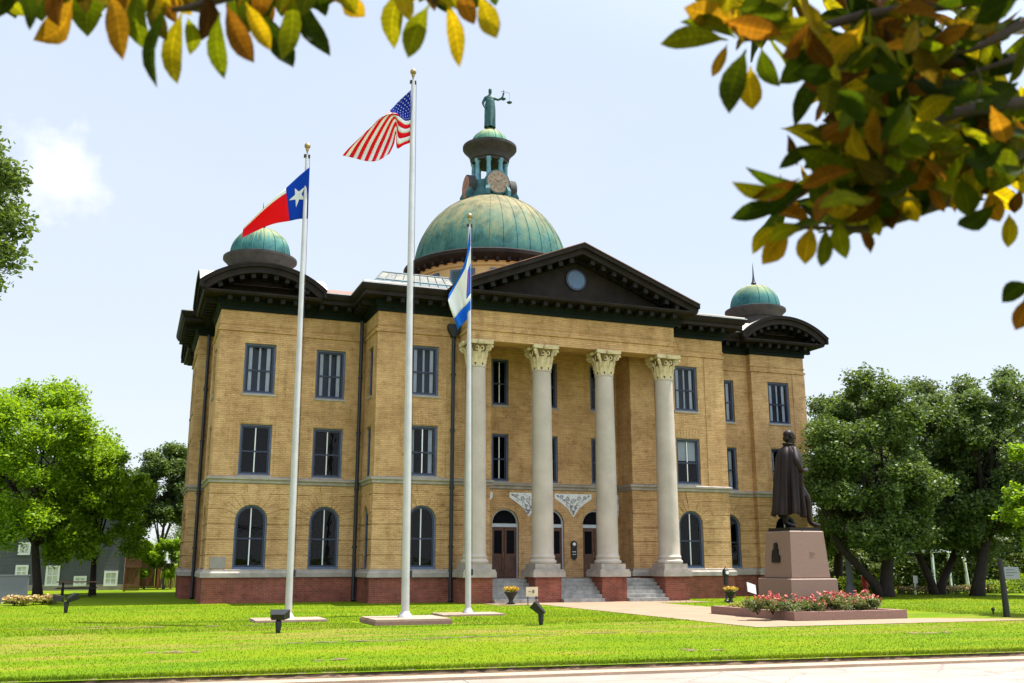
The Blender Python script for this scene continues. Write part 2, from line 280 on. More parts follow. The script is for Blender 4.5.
def magnolia_material():
    m, nt, p, o = nodes_of('magnolia_leaf')
    geo = N(nt, 'ShaderNodeNewGeometry')
    at_ = N(nt, 'ShaderNodeAttribute'); at_.attribute_name = 'blade'
    sp = N(nt, 'ShaderNodeSeparateXYZ'); nt.links.new(at_.outputs['Vector'], sp.inputs[0])      # x across (-1..1), y along (0..1)
    base = [(.006,.012,.001),(.012,.022,.002),(.026,.042,.002),(.050,.058,.002),(.085,.068,.002),(.065,.027,.003),(.014,.008,.002),(.030,.046,.002),(.008,.015,.001)]
    thru = [(.026,.044,.002),(.065,.10,.002),(.16,.19,.003),(.34,.28,.004),(.50,.34,.005),(.32,.13,.007),(.07,.03,.004),(.22,.235,.004),(.034,.056,.002)]
    n = len(base)
    rb = ramp(nt, [((i+.5)/n, c) for i, c in enumerate(base)], geo.outputs['Random Per Island']); rb.color_ramp.interpolation = 'CONSTANT' if False else 'LINEAR'
    rt = ramp(nt, [((i+.5)/n, c) for i, c in enumerate(thru)], geo.outputs['Random Per Island'])
    ax = N(nt, 'ShaderNodeMath', operation='ABSOLUTE'); nt.links.new(sp.outputs[0], ax.inputs[0])
    rib = ramp(nt, [(0.03, (1.9,1.8,1.3)), (0.10, (1,1,1))], ax.outputs[0])
    ph = N(nt, 'ShaderNodeMath', operation='MULTIPLY_ADD'); ph.inputs[1].default_value = -5.0; nt.links.new(ax.outputs[0], ph.inputs[0])
    py_ = N(nt, 'ShaderNodeMath', operation='MULTIPLY'); py_.inputs[1].default_value = 62.0; nt.links.new(sp.outputs[1], py_.inputs[0]); nt.links.new(py_.outputs[0], ph.inputs[2])
    sn = N(nt, 'ShaderNodeMath', operation='SINE'); nt.links.new(ph.outputs[0], sn.inputs[0])
    vr = ramp(nt, [(0.0, (.86,.86,.86)), (0.8, (1,1,1)), (1.0, (1.25,1.22,1.1))], sn.outputs[0])
    nz = N(nt, 'ShaderNodeTexNoise', Scale=28, Detail=4, Roughness=.6); nt.links.new(geo.outputs['Position'], nz.inputs['Vector'])
    ed = N(nt, 'ShaderNodeMath', operation='MULTIPLY'); nt.links.new(ax.outputs[0], ed.inputs[0]); nt.links.new(nz.outputs[0], ed.inputs[1])
    edge = ramp(nt, [(0.50, (0,0,0)), (0.60, (1,1,1))], ed.outputs[0])
    blot = ramp(nt, [(0.35, (.72,.72,.72)), (0.6, (1.12,1.12,1.12))], nz.outputs[0])
    out = []
    for r in (rb, rt):
        c = mixc(nt, .8, r.outputs[0], rib.outputs[0], 'MULTIPLY'); c = mixc(nt, .8, c, vr.outputs[0], 'MULTIPLY'); c = mixc(nt, .7, c, blot.outputs[0], 'MULTIPLY')
        out.append(mixc(nt, edge.outputs[0], c, (.05,.022,.006)))
    nt.links.new(out[0], p.inputs['Base Color']); p.inputs['Roughness'].default_value = .5; p.inputs['Specular IOR Level'].default_value = .03
    t = N(nt, 'ShaderNodeBsdfTranslucent'); nt.links.new(out[1], t.inputs[0])
    mx = N(nt, 'ShaderNodeMixShader'); mx.inputs[0].default_value = .58
    nt.links.new(p.outputs[0], mx.inputs[1]); nt.links.new(t.outputs[0], mx.inputs[2]); nt.links.new(mx.outputs[0], o.inputs[0])
magnolia_material()

# ------------------------------------------------------------------ mesh builder
class MB:
    def __init__(s): s.v = []; s.f = []; s.mi = []; s.cur = 0
    def add(s, vs, fs):
        o = len(s.v); s.v += [tuple(p) for p in vs]
        for f in fs: s.f.append(tuple(i+o for i in f)); s.mi.append(s.cur)
    def quad(s, a, b, c, d): s.add([a, b, c, d], [(0, 1, 2, 3)])
    def box(s, x0, y0, z0, x1, y1, z1):
        s.add([(x0,y0,z0),(x1,y0,z0),(x1,y1,z0),(x0,y1,z0),(x0,y0,z1),(x1,y0,z1),(x1,y1,z1),(x0,y1,z1)],
              [(0,3,2,1),(4,5,6,7),(0,1,5,4),(1,2,6,5),(2,3,7,6),(3,0,4,7)])
    def obox(s, c, ax, ay, az):   # oriented box: centre and half-axis vectors
        c, ax, ay, az = map(Vector, (c, ax, ay, az))
        vs = [c+ax*i+ay*j+az*k for k in (-1,1) for (i,j) in ((-1,-1),(1,-1),(1,1),(-1,1))]
        s.add(vs, [(0,3,2,1),(4,5,6,7),(0,1,5,4),(1,2,6,5),(2,3,7,6),(3,0,4,7)])
    def prism(s, poly, fn, a, b):  # poly 2-d points, fn(u,v,t) -> 3-d; caps at t=a,b
        n = len(poly)
        s.add([fn(u,v,a) for u,v in poly]+[fn(u,v,b) for u,v in poly],
              [tuple(range(n-1,-1,-1)), tuple(range(n,2*n))]+[(i,(i+1)%n,n+(i+1)%n,n+i) for i in range(n)])
    def lathe(s, prof, c=(0,0,0), n=32, a0=0, a1=2*PI, cap=True):
        full = abs(a1-a0-2*PI) < 1e-6
        m = n if full else n+1
        vs = []
        for r, z in prof:
            for i in range(m):
                a = a0+(a1-a0)*i/n
                vs.append((c[0]+r*math.cos(a), c[1]+r*math.sin(a), c[2]+z))
        fs = []
        for k in range(len(prof)-1):
            for i in range(n):
                j = (i+1) % m
                fs.append((k*m+i, k*m+j, (k+1)*m+j, (k+1)*m+i))
        if cap and full:
            if prof[0][0] > 1e-4: fs.append(tuple(range(n-1,-1,-1)))
            if prof[-1][0] > 1e-4: fs.append(tuple((len(prof)-1)*m+i for i in range(n)))
        s.add(vs, fs)
    def tube(s, pts, radii, n=8, cap=True):
        pts = [Vector(p) for p in pts]
        if not hasattr(radii, '__len__'): radii = [radii]*len(pts)
        vs = []; prev = None
        for i, p in enumerate(pts):
            t = (pts[min(i+1,len(pts)-1)]-pts[max(i-1,0)]).normalized()
            if prev is None:
                u = t.cross(Vector((0,0,1)))
                if u.length < 1e-3: u = t.cross(Vector((1,0,0)))
            else: u = prev - t*prev.dot(t)
            u.normalize(); prev = u; w = t.cross(u)
            for k in range(n):
                a = 2*PI*k/n; vs.append(p+(u*math.cos(a)+w*math.sin(a))*radii[i])
        fs = [(i*n+k, i*n+(k+1)%n, (i+1)*n+(k+1)%n, (i+1)*n+k) for i in range(len(pts)-1) for k in range(n)]
        if cap: fs += [tuple(range(n-1,-1,-1)), tuple((len(pts)-1)*n+k for k in range(n))]
        s.add(vs, fs)
    def grid(s, P):   # P[i][j] points
        ni, nj = len(P), len(P[0])
        s.add([p for row in P for p in row], [(i*nj+j, i*nj+j+1, (i+1)*nj+j+1, (i+1)*nj+j) for i in range(ni-1) for j in range(nj-1)])
    def build(s, name, mats, parent=None, smooth=False, auto=None, world=True, recalc=False):
        me = bpy.data.meshes.new(name)
        o = ORG.get(parent.name, Vector((0,0,0))) if (parent is not None and world) else Vector((0,0,0))
        me.from_pydata([(p[0]-o[0], p[1]-o[1], p[2]-o[2]) for p in s.v], [], s.f)
        if not isinstance(mats, (list, tuple)): mats = [mats]
        for m in mats: me.materials.append(MATS[m])
        if len(mats) > 1: me.polygons.foreach_set('material_index', s.mi)
        if smooth: me.polygons.foreach_set('use_smooth', [True]*len(me.polygons))
        if recalc:
            bm = bmesh.new(); bm.from_mesh(me); bmesh.ops.recalc_face_normals(bm, faces=bm.faces); bm.to_mesh(me); bm.free()
        if auto is not None: 
            me.polygons.foreach_set('use_smooth', [True]*len(me.polygons))
            me.set_sharp_from_angle(angle=math.radians(auto))
        me.update()
        ob = bpy.data.objects.new(name, me); COL.objects.link(ob)
        if parent is not None: ob.parent = parent
        ORG[ob.name] = o.copy() if parent is not None and world else Vector((0,0,0))
        return ob
def mesh_np(name, V, Fq, mat, parent=None, loc=None):
    """fast mesh: V (n,3) array, Fq (m,k) array of equal-size faces"""
    if parent is not None: V = V-np.array(ORG.get(parent.name, (0,0,0)))
    me = bpy.data.meshes.new(name); n, k = Fq.shape
    me.vertices.add(len(V)); me.vertices.foreach_set('co', V.astype(np.float32).ravel())
    me.loops.add(n*k); me.loops.foreach_set('vertex_index', Fq.astype(np.int32).ravel())
    me.polygons.add(n); me.polygons.foreach_set('loop_start', np.arange(0, n*k, k, dtype=np.int32))
    me.materials.append(MATS[mat]); me.update(calc_edges=True); me.validate()
    ob = bpy.data.objects.new(name, me); COL.objects.link(ob)
    if parent is not None: ob.parent = parent; ORG[ob.name] = ORG.get(parent.name, Vector((0,0,0)))
    return ob
def tag(o, label=None, cat=None, group=None, kind=None):
    if label: o['label'] = label
    if cat: o['category'] = cat
    if group: o['group'] = group
    if kind: o['kind'] = kind
    return o
def thing(name, label, cat, loc, group=None, rz=0):
    o = bpy.data.objects.new(name, None); COL.objects.link(o)
    o.location = loc; o.rotation_euler = (0,0,rz); o.empty_display_size = 0.2
    ORG[o.name] = Vector(loc)
    return tag(o, label, cat, group)
def copy_tree(o, parent=None):
    c = o.copy(); COL.objects.link(c)
    if parent is not None: c.parent = parent
    ORG[c.name] = ORG.get(o.name, Vector((0,0,0))).copy()
    for ch in list(o.children): copy_tree(ch, c)
    return c
def skin_body(name, joints, edges, mat, parent, root=0, sub=2, xf=None, world=True):
    """one continuous surface grown round connected joints: joints [(x,y,z,r)]"""
    bm = bmesh.new(); lay = bm.verts.layers.skin.verify()
    sc = xf.to_scale()[0] if xf else 1.0
    vs = []
    for i, (x,y,z,r) in enumerate(joints):
        p = Vector((x,y,z)); p = xf @ p if xf else p
        v = bm.verts.new(p); rr = r if isinstance(r, tuple) else (r, r)
        v[lay].radius = (rr[0]*sc, rr[1]*sc); v[lay].use_root = (i == root); vs.append(v)
    for a, b in edges: bm.edges.new((vs[a], vs[b]))
    me = bpy.data.meshes.new(name); bm.to_mesh(me); bm.free(); me.materials.append(MATS[mat])
    ob = bpy.data.objects.new(name, me); COL.objects.link(ob); ob.parent = parent
    sk = ob.modifiers.new('skin', 'SKIN'); sk.use_smooth_shade = True
    su = ob.modifiers.new('smooth', 'SUBSURF'); su.levels = sub; su.render_levels = sub
    return ob
# ================================================================== THE COURTHOUSE
house = thing('courthouse', 'three-storey tan brick courthouse with columned portico and green copper domes', 'courthouse', (15.85, 0, 0))
ZW, ZS, ZF, ZC = 1.40, 5.42, 12.98, 13.97
FOOT = [(0,0),(3.52,0),(3.52,.35),(6.74,.35),(6.74,-2.22),(12.19,-2.22),(12.19,-.75),(19.51,-.75),(19.51,-2.22),(24.96,-2.22),
        (24.96,.35),(28.18,.35),(28.18,0),(31.7,0),(31.7,3.5),(31.35,3.5),(31.35,6),(32.3,6),(32.3,10.4),(31.35,10.4),(31.35,12.9),(31.7,12.9),
        (31.7,16.4),(28.18,16.4),(28.18,16.05),(24.96,16.05),(24.96,18.6),(6.74,18.6),(6.74,16.05),(3.52,16.05),(3.52,16.4),(0,16.4),(0,12.9),
        (.35,12.9),(.35,10.4),(-.6,10.4),(-.6,6),(.35,6),(.35,3.5),(0,3.5)]
BX0, BX1, BY = 10.62, 21.08, -4.0          # beam over the columns
FOOT_TOP = FOOT[:5]+[(BX0,-2.22),(BX0,BY),(BX1,BY),(BX1,-2.22)]+FOOT[9:]
def offset_path(path, off, closed=True):
    out = []; n = len(path)
    for i, p in enumerate(path):
        ns = []
        for a, b in ((i-1, i), (i, i+1)):
            if not closed and (a < 0 or b >= n): continue
            p0, p1 = path[a % n], path[b % n]
            d = Vector((p1[0]-p0[0], p1[1]-p0[1])).normalized(); ns.append(Vector((d.y, -d.x)))
        q = Vector(p)+off*ns[0]
        if len(ns) > 1 and (ns[0]-ns[1]).length > 1e-6: q += off*ns[1]
        out.append(q)
    return out
def sweep(mb, prof, path, closed=True):
    """profile of (offset, z) pairs run round a right-angled outline"""
    rows = [[(q.x, q.y, z) for q in offset_path(path, off, closed)] for off, z in prof]
    n = len(path); m = n if closed else n-1
    for k in range(len(prof)-1):
        a, b = rows[k], rows[k+1]
        for i in range(m):
            j = (i+1) % n; mb.quad(a[i], a[j], b[j], b[i])
    if not closed:
        mb.add([r[0] for r in rows], [tuple(range(len(rows)-1,-1,-1))]); mb.add([r[-1] for r in rows], [tuple(range(len(rows)))])

# ---- openings for every wall: (u0, u1) columns of (z0, z1, arched)
STACK = [(1.45, 4.21, True), (5.50, 7.78, False), (9.17, 11.48, False)]
def edge_openings(i):
    """openings of outline edge i as list of (u_centre, width, stack)"""
    p0, p1 = FOOT[i], FOOT[(i+1) % len(FOOT)]
    L = math.hypot(p1[0]-p0[0], p1[1]-p0[1])
    if i == 6: return [(15.85-12.19+d, 1.36, [(1.0, 4.22, True)]) for d in (-2.35,0,2.35)]
    if i in (4, 8):    # bays beside the portico
        return [((8.98-6.74) if i == 4 else L-(8.98-6.74), 1.34, STACK)]
    if i in (3, 9): return [(1.28 if i == 3 else L-1.28, .95, STACK)]
    if L < 1.0 or i in (5, 7): return []
    if 3.3 < L < 3.6: return [(1.84 if i == 0 else L/2, 1.40, STACK)]
    if 3.1 < L < 3.3: return [(1.45 if i == 1 else (L-1.45 if i == 11 else L/2), 1.38, STACK)]
    if L > 10: return [(x, 1.3, STACK) for x in (2.3, 5.7, 9.11, 12.5, 15.9)]
    if L > 4: return [(1.3, 1.2, STACK), (L-1.3, 1.2, STACK)]
    return [(L/2, 1.1, STACK)]
LOG_W = [(13.22-12.19, .86), (15.85-12.19, .78), (18.48-12.19, .86)]   # narrow upper windows of the loggia
walls = MB(); WINS = []
GRV = .66
def solid(mb, P, u0, u1, z0, z1, groove):
    if u1-u0 < 1e-4 or z1-z0 < 1e-4: return
    if not groove: mb.quad(P(u0,z0,0), P(u1,z0,0), P(u1,z1,0), P(u0,z1,0)); return
    prof = [(0, z0)]; z = ZW+GRV
    while z < min(z1, 5.1):
        if z-.05 > z0: prof += [(0,z-.05),(-.04,z-.05),(-.04,z),(0,z)]
        z += GRV
    prof.append((0, z1))
    for (a, za), (b, zb) in zip(prof, prof[1:]): mb.quad(P(u0,za,a), P(u1,za,a), P(u1,zb,b), P(u0,zb,b))
    for k in range(1, len(prof)-3, 4):
        for u in (u0, u1): mb.quad(P(u,prof[k][1],0), P(u,prof[k][1],-.04), P(u,prof[k+2][1],-.04), P(u,prof[k+2][1],0))
DEP = .24
for i in range(len(FOOT)):
    p0, p1 = Vector(FOOT[i]), Vector(FOOT[(i+1) % len(FOOT)])
    L = (p1-p0).length; d = (p1-p0)/L; n = Vector((d.y, -d.x))
    P = lambda u, z, off, p0=p0, d=d, n=n: (p0.x+d.x*u+n.x*off, p0.y+d.y*u+n.y*off, z)
    cols = [(c-w/2, c+w/2, st) for c, w, st in edge_openings(i)]
    ztop = ZF+.3
    groove = i not in (5, 6, 7)
    if i == 6:          # loggia back wall: doors below, narrow windows above (not aligned): two storeys of strips
        rows = [(0.9, 5.2, cols), (5.2, ztop, [(c-w/2, c+w/2, [(5.50, 7.78, False), (9.17, 11.46, False)]) for c, w in LOG_W])]
    else: rows = [(0.0, ztop, cols)]
    for zb, zt, cs in rows:
        u = 0
        for (a, b, st) in cs:
            solid(walls, P, u, a, zb, ZS, groove) if i != 6 else solid(walls, P, u, a, zb, zt, False)
            if i != 6: solid(walls, P, u, a, ZS, zt, False)
            z = zb
            for (z0, z1, arch) in st:
                solid(walls, P, a, b, z, z0, False)
                R = (b-a)/2; zs = z1-R if arch else z1; K = 14
                for q in ((a, z0, a, zs), (b, zs, b, z0)):
                    walls.quad(P(q[0],q[1],0), P(q[2],q[3],0), P(q[2],q[3],-DEP-.3), P(q[0],q[1],-DEP-.3))
                walls.quad(P(a,z0,-DEP-.3), P(b,z0,-DEP-.3), P(b,z0,0), P(a,z0,0))
                if arch:
                    zt2 = z1+.12
                    for k in range(K):
                        t0, t1 = PI-PI*k/K, PI-PI*(k+1)/K
                        A = (a+R+R*math.cos(t0), zs+R*math.sin(t0)); B = (a+R+R*math.cos(t1), zs+R*math.sin(t1))
                        walls.quad(P(A[0],A[1],0), P(B[0],B[1],0), P(B[0],zt2,0), P(A[0],zt2,0))
                        walls.quad(P(A[0],A[1],-DEP-.3), P(B[0],B[1],-DEP-.3), P(B[0],B[1],0), P(A[0],A[1],0))
                    z = zt2
                else:
                    walls.quad(P(a,z1,0), P(b,z1,0), P(b,z1,-DEP-.3), P(a,z1,-DEP-.3)); z = z1
                WINS.append((i, P((a+b)/2, z0, 0), d.copy(), b-a, z1-z0, arch, z0))
            solid(walls, P, a, b, z, zt, False)
            u = b
        if i != 6:
            solid(walls, P, u, L, zb, ZS, groove); solid(walls, P, u, L, ZS, zt, False)
        else: solid(walls, P, u, L, zb, zt, False)
# brick beam over the columns with its soffit
walls.box(BX0, BY, 11.55, BX1, -3.02, ZF+.3)
walls.box(BX0, -3.02, 11.58, 11.55, -2.22, ZF+.3); walls.box(20.15, -3.02, 11.58, BX1, -2.22, ZF+.3)
walls.quad((11.55,-3.02,11.9),(11.55,-.75,11.9),(20.15,-.75,11.9),(20.15,-3.02,11.9))
walls.quad((12.19,-2.22,11.9),(12.19,-2.22,13.2),(19.51,-2.22,13.2),(19.51,-2.22,11.9))
# raised pilaster strips, panel courses and voussoir keys
def strip(i, u0, u1, z0, z1, t=.035):
    p0, p1 = Vector(FOOT[i]), Vector(FOOT[i+1 if i+1 < len(FOOT) else 0]); d = (p1-p0).normalized(); n = Vector((d.y,-d.x))
    c = p0+d*(u0+u1)/2+n*(t/2-.01)
    walls.obox((c.x, c.y, (z0+z1)/2), d.to_3d()*((u1-u0)/2), n.to_3d()*(t/2+.01), Vector((0,0,(z1-z0)/2)))
for i in (0, 12, 38, 13):
    if i < len(FOOT):
        L = (Vector(FOOT[(i+1)%len(FOOT)])-Vector(FOOT[i])).length
        if L > 3:
            for a, b in ((.0, .82), (L-.82, L)): strip(i, a+.002, b-.002, ZS+.02, 11.95)
strip(len(FOOT)-1, .002, .82, ZS+.02, 11.95); strip(len(FOOT)-1, 2.68, 3.498, ZS+.02, 11.95)
strip(4, .002, 1.15, ZS+.02, 11.95); strip(4, 3.3, 4.05, ZS+.02, 11.95); strip(4, 4.25, 5.448, ZS+.02, 11.93, .06)
strip(8, 4.3, 5.448, ZS+.02, 11.95); strip(8, 1.4, 2.15, ZS+.02, 11.95); strip(8, .002, 1.2, ZS+.02, 11.93, .06)
for i, P0, d, w, h, arch, z0 in WINS:
    if arch and i != 6:
        nrm = Vector((d.y, -d.x)); c = Vector(P0)+Vector((nrm.x, nrm.y, 0))*.02
        R = w/2; zs = z0+h-R
        for k in range(1, 12):       # radiating voussoirs
            a = PI*k/12; r1 = R+(.60 if k != 6 else .92); g = PI/24*.90 if k != 6 else PI/24*1.25
            pts = [(r*math.cos(t), r*math.sin(t)) for r, t in ((R+.004, a-g*.96), (r1, a-g), (r1, a+g), (R+.004, a+g*.96))]
            th = .026 if k != 6 else .05
            walls.prism(pts, lambda u, v, t: (P0[0]+d.x*u+nrm.x*t, P0[1]+d.y*u+nrm.y*t, zs+v), -.01, th)
    elif not arch and z0 < 6 and i != 6:      # flat jack arches
        nrm = Vector((d.y, -d.x)); W2 = (w+.06)/2; z1_ = z0+h
        for k in range(9):
            f0, f1 = -1+2*k/9+.012, -1+2*(k+1)/9-.012
            walls.prism([(f0*W2, z1_+.03), (f1*W2, z1_+.03), (f1*(W2+.16), z1_+.56), (f0*(W2+.16), z1_+.56)], lambda u, v, t: (P0[0]+d.x*u+nrm.x*t, P0[1]+d.y*u+nrm.y*t, v), -.01, .018)
for z, t, hgt in ((12.02, .07, .10), (12.30, .04, .05)): sweep(walls, [(-.02,z-.01),(t,z),(t,z+hgt),(-.02,z+hgt+.03)], FOOT_TOP)
walls.build('wall', 'tan_brick', house)
# red brick base, stone water table, stone string course
LP = [FOOT[k % len(FOOT)] for k in range(7, 7+len(FOOT))]
b = MB(); sweep(b, [(.075,-.3),(.075,1.10),(0,1.12)], LP, False); b.build('base_wall', 'red_brick', house)
b = MB(); sweep(b, [(.0,1.085),(.17,1.085),(.17,1.27),(.09,1.34),(.09,1.40),(-.01,1.43)], LP, False); b.build('water_table', 'stone', house)
b = MB(); sweep(b, [(-.01,5.12),(.07,5.16),(.07,5.26),(.15,5.31),(.15,5.39),(-.01,5.45)], FOOT); b.build('string_course', 'stone', house)
# frieze, cornice with brackets, gutter
b = MB(); sweep(b, [(-.02,12.95),(.07,12.975),(.07,13.14),(.12,13.17),(.12,13.27),(.17,13.30),(.17,13.52)], FOOT_TOP); b.build('frieze', 'green_trim', house)
b = MB(); FULL = [(.16,13.515),(.80,13.515),(.80,13.69),(.86,13.72),(.91,13.80),(.97,13.92),(.97,13.985),(-.2,14.02)]
SLIM = [(.16,13.515),(.84,13.52),(.86,13.56),(.89,13.60),(.89,13.66),(-.3,13.70)]
FT = FOOT_TOP; NF = len(FT)
RUNS_FULL = [FT[2:6], FT[7:11]] + [[FT[k % NF] for k in range(a, b_+1)] for a, b_ in ((NF-38+11, NF-38+16), (NF-38+19, NF-38+24), (NF-38+27, NF-38+32))] if False else []
def path_between(p, q):
    i = FT.index(p); out = [p]
    while out[-1] != q: i = (i+1) % NF; out.append(FT[i])
    return out
RUNS_FULL = [path_between((3.52,.35),(BX0,-2.22)), path_between((BX1,-2.22),(28.18,.35)), path_between((31.35,3.5),(31.35,12.9)), path_between((28.18,16.05),(3.52,16.05)), path_between((.35,12.9),(.35,3.5))]
RUNS_SLIM = [path_between((BX0,-2.22),(BX1,-2.22)), path_between((28.18,.35),(31.35,3.5)), path_between((31.35,12.9),(28.18,16.05)), path_between((3.52,16.05),(.35,12.9)), path_between((.35,3.5),(3.52,.35))]
for r_ in RUNS_FULL: sweep(b, FULL, r_, False)
for r_ in RUNS_SLIM: sweep(b, SLIM, r_, False)
cornice = b.build('cornice', 'brown_trim', house)
BRK = []     # (centre, half-axes) of every bracket; the nearest become parts of their own
for i in range(len(FOOT_TOP)):
    p0, p1 = Vector(FOOT_TOP[i]), Vector(FOOT_TOP[(i+1) % len(FOOT_TOP)]); L = (p1-p0).length
    if L < 1.0: continue
    d = (p1-p0)/L; n = Vector((d.y,-d.x)); k = max(2, round(L/.62))
    for q in range(k):
        c = p0+d*(L*(q+.5)/k)+n*.43
        BRK.append((Vector((c.x,c.y,13.40)), d.to_3d()*.10, n.to_3d()*.27, Vector((0,0,.112))))
for r_ in RUNS_FULL: b = MB(); sweep(b, [(.95,13.985),(.985,13.987),(.985,14.025),(.85,14.04)], r_, False); b.build('gutter', 'gutter_metal', house)
# roofs
def hip(mb, x0, x1, y0, y1, z, s, zmax=99):
    r = min((x1-x0)/2, (y1-y0)/2, (zmax-z)/s); h = z+r*s
    a = [(x0,y0,z),(x1,y0,z),(x1,y1,z),(x0,y1,z)]; q = [(x0+r,y0+r,h),(x1-r,y0+r,h),(x1-r,y1-r,h),(x0+r,y1-r,h)]
    for i in range(4): mb.quad(a[i], a[(i+1)%4], q[(i+1)%4], q[i])
    mb.quad(*q)
b = MB(); hip(b, -.6, 32.3, -.6, 17.0, 14.03, .30, 16.5); hip(b, 5.8, 25.9, -3.15, 19.5, 14.035, .30, 16.6); hip(b, -1.5, 33.2, 5.1, 11.3, 14.04, .30)
roof = b.build('roof', 'tile_roof', house)
for p_, q_ in (((5.83,-3.1,14.06),(8.78,-.15,14.95)),((25.87,-3.1,14.06),(22.92,-.15,14.95)),((-.5,-.5,14.05),(3,3,15.1)),((32.2,-.5,14.05),(28.7,3,15.1))):
    b = MB(); b.tube([p_, q_], .05, 6); b.build('ridge_cap', 'metal_roof', roof)
# glazed roof lanterns
def skylight(x0, x1, mirror):
    m = MB(); y0, y1 = .9, 4.3; zb, zr = 15.05, 16.15; ym = (y0+y1)/2; ins = .85
    A = [(x0,y0,zb),(x1,y0,zb),(x1,y1,zb),(x0,y1,zb)]; R0, R1 = (x0+ins,ym-.5,zr), (x1-.2,ym-.5,zr); R2, R3 = (x1-.2,ym+.5,zr), (x0+ins,ym+.5,zr)
    if mirror: R0, R3 = (x0+.2,ym-.5,zr), (x0+.2,ym+.5,zr); R1, R2 = (x1-ins,ym-.5,zr), (x1-ins,ym+.5,zr)
    mid = lambda a, b, t: tuple(a[k]*(1-t)+b[k]*t for k in range(3))
    t = .48
    a0, a1 = mid(A[0],R0,t), mid(A[1],R1,t); b0, b1 = mid(A[3],R3,t), mid(A[2],R2,t)
    m.quad(A[0],A[1],a1,a0); m.quad(b0,b1,A[2],A[3]); m.quad(A[3],A[0],a0,b0); m.quad(A[1],A[2],b1,a1)
    sk = m.build('skylight', 'skylight_teal', house)
    m = MB(); m.quad(a0,a1,R1,R0); m.quad(R3,R2,b1,b0); m.quad(b0,a0,R0,R3); m.quad(a1,b1,R2,R1); m.quad(R0,R1,R2,R3); m.build('glazing', 'skylight_lit_glass', sk)
    m = MB()
    for k in range(10):
        f = k/9; p, q = mid(A[0],A[1],f), mid(R0,R1,f); m.tube([p, mid(p,q,1)], .03, 4)
    for pts in ([A[0],A[1]],[a0,a1],[R0,R1],[A[0],R0],[A[3],R3],[A[1],R1],[R0,R3],[A[0],A[3]]): m.tube(pts, .05, 4)
    m.box(x0, y0, 14.4, x1, y1, 15.1)
    m.build('glazing_bar', 'skylight_teal', sk)
skylight(7.0, 11.6, False); skylight(20.1, 25.6, True)
# ---- main pediment
b = MB(); xa, xb, xm, zr, ze = 9.70, 22.00, 15.85, 16.40, 13.97
fy = lambda u, v, t: (u, t, v)
sl = (zr-ze)/(xm-xa)
for sgn in (-1, 1):
    X = lambda x: xm+sgn*(x-xm)
    for (o0, o1, ya, yb_) in ((0, .20, -5.06, -3.9), (.20, .46, -4.90, -3.9), (.46, .62, -4.16, -3.9)):
        poly = [(X(xa+.02), ze-.0-o0*1.06+ .0), (X(xm), zr-o0*1.06), (X(xm), zr-o1*1.06), (X(xa+.02+(0 if o0==0 else 0)), ze-o1*1.06)]
        # keep the rakes above the level cornice
        zb_ = 13.66
        d0, d1 = o0*1.06, o1*1.06
        poly = [(X(xa), max(zb_, ze-d0)), (X(xm), zr-d0), (X(xm), zr-d1)] + ([(X(xa), ze-d1)] if ze-d1 >= zb_ else [(X(xa+(zb_-ze+d1)/sl), zb_), (X(xa), zb_)])
        if o0 == .46: poly = [(X(xa+(zb_-ze+d0)/sl), zb_), (X(xm), zr-d0), (X(xm), zr-d1), (X(xa+(zb_-ze+d1)/sl), zb_)]
        b.prism(poly if sgn < 0 else poly[::-1], fy, ya, yb_)
ped = b.build('pediment', 'brown_trim', house, recalc=True)
b = MB(); b.prism([(xa+.6, 13.6),(xb-.6, 13.6),(xb-.6, 13.9),(xm, zr-.35),(xa+.6, 13.9)], fy, -3.98, -3.7); b.build('tympanum', 'brown_trim', ped, recalc=True)
b = MB()
for sgn in (-1, 1):
    for k in range(10):
        x = .55+k*.56; zt = zr-sl*x-.50
        if zt-.2 < 13.68: continue
        BRK.append((Vector((xm+sgn*x,-4.50,zt-.11)), Vector((.10,0,-sgn*.10*sl)), Vector((0,-.30,0)), Vector((0,0,.12))))
b = MB()
b.prism([(15.85+.52*math.cos(a*PI/14), 14.86+.52*math.sin(a*PI/14)) for a in range(28)], fy, -4.06, -3.9); oc = b.build('round_window', 'sash_navy', ped, recalc=True)
b = MB(); b.prism([(15.85+.43*math.cos(a*PI/14), 14.86+.43*math.sin(a*PI/14)) for a in range(28)], fy, -4.072, -4.0); b.build('pane', 'round_glass', oc, recalc=True)
b = MB(); 
for sgn in (-1,1):
    q = [(xm+sgn*6.25, 4.0), (xm, 4.0)]
    b.quad((xm+sgn*6.16,-5.10,ze+.02),(xm,-5.10,zr+.04),(xm,4.2,zr+.04),(xm+sgn*6.16,4.2,ze+.02))
    b.quad((xm+sgn*6.16,-5.10,ze-.02),(xm,-5.10,zr+.0),(xm,-5.10,zr+.04),(xm+sgn*6.16,-5.10,ze+.02))
b.build('pediment_roof', 'tile_roof', roof)
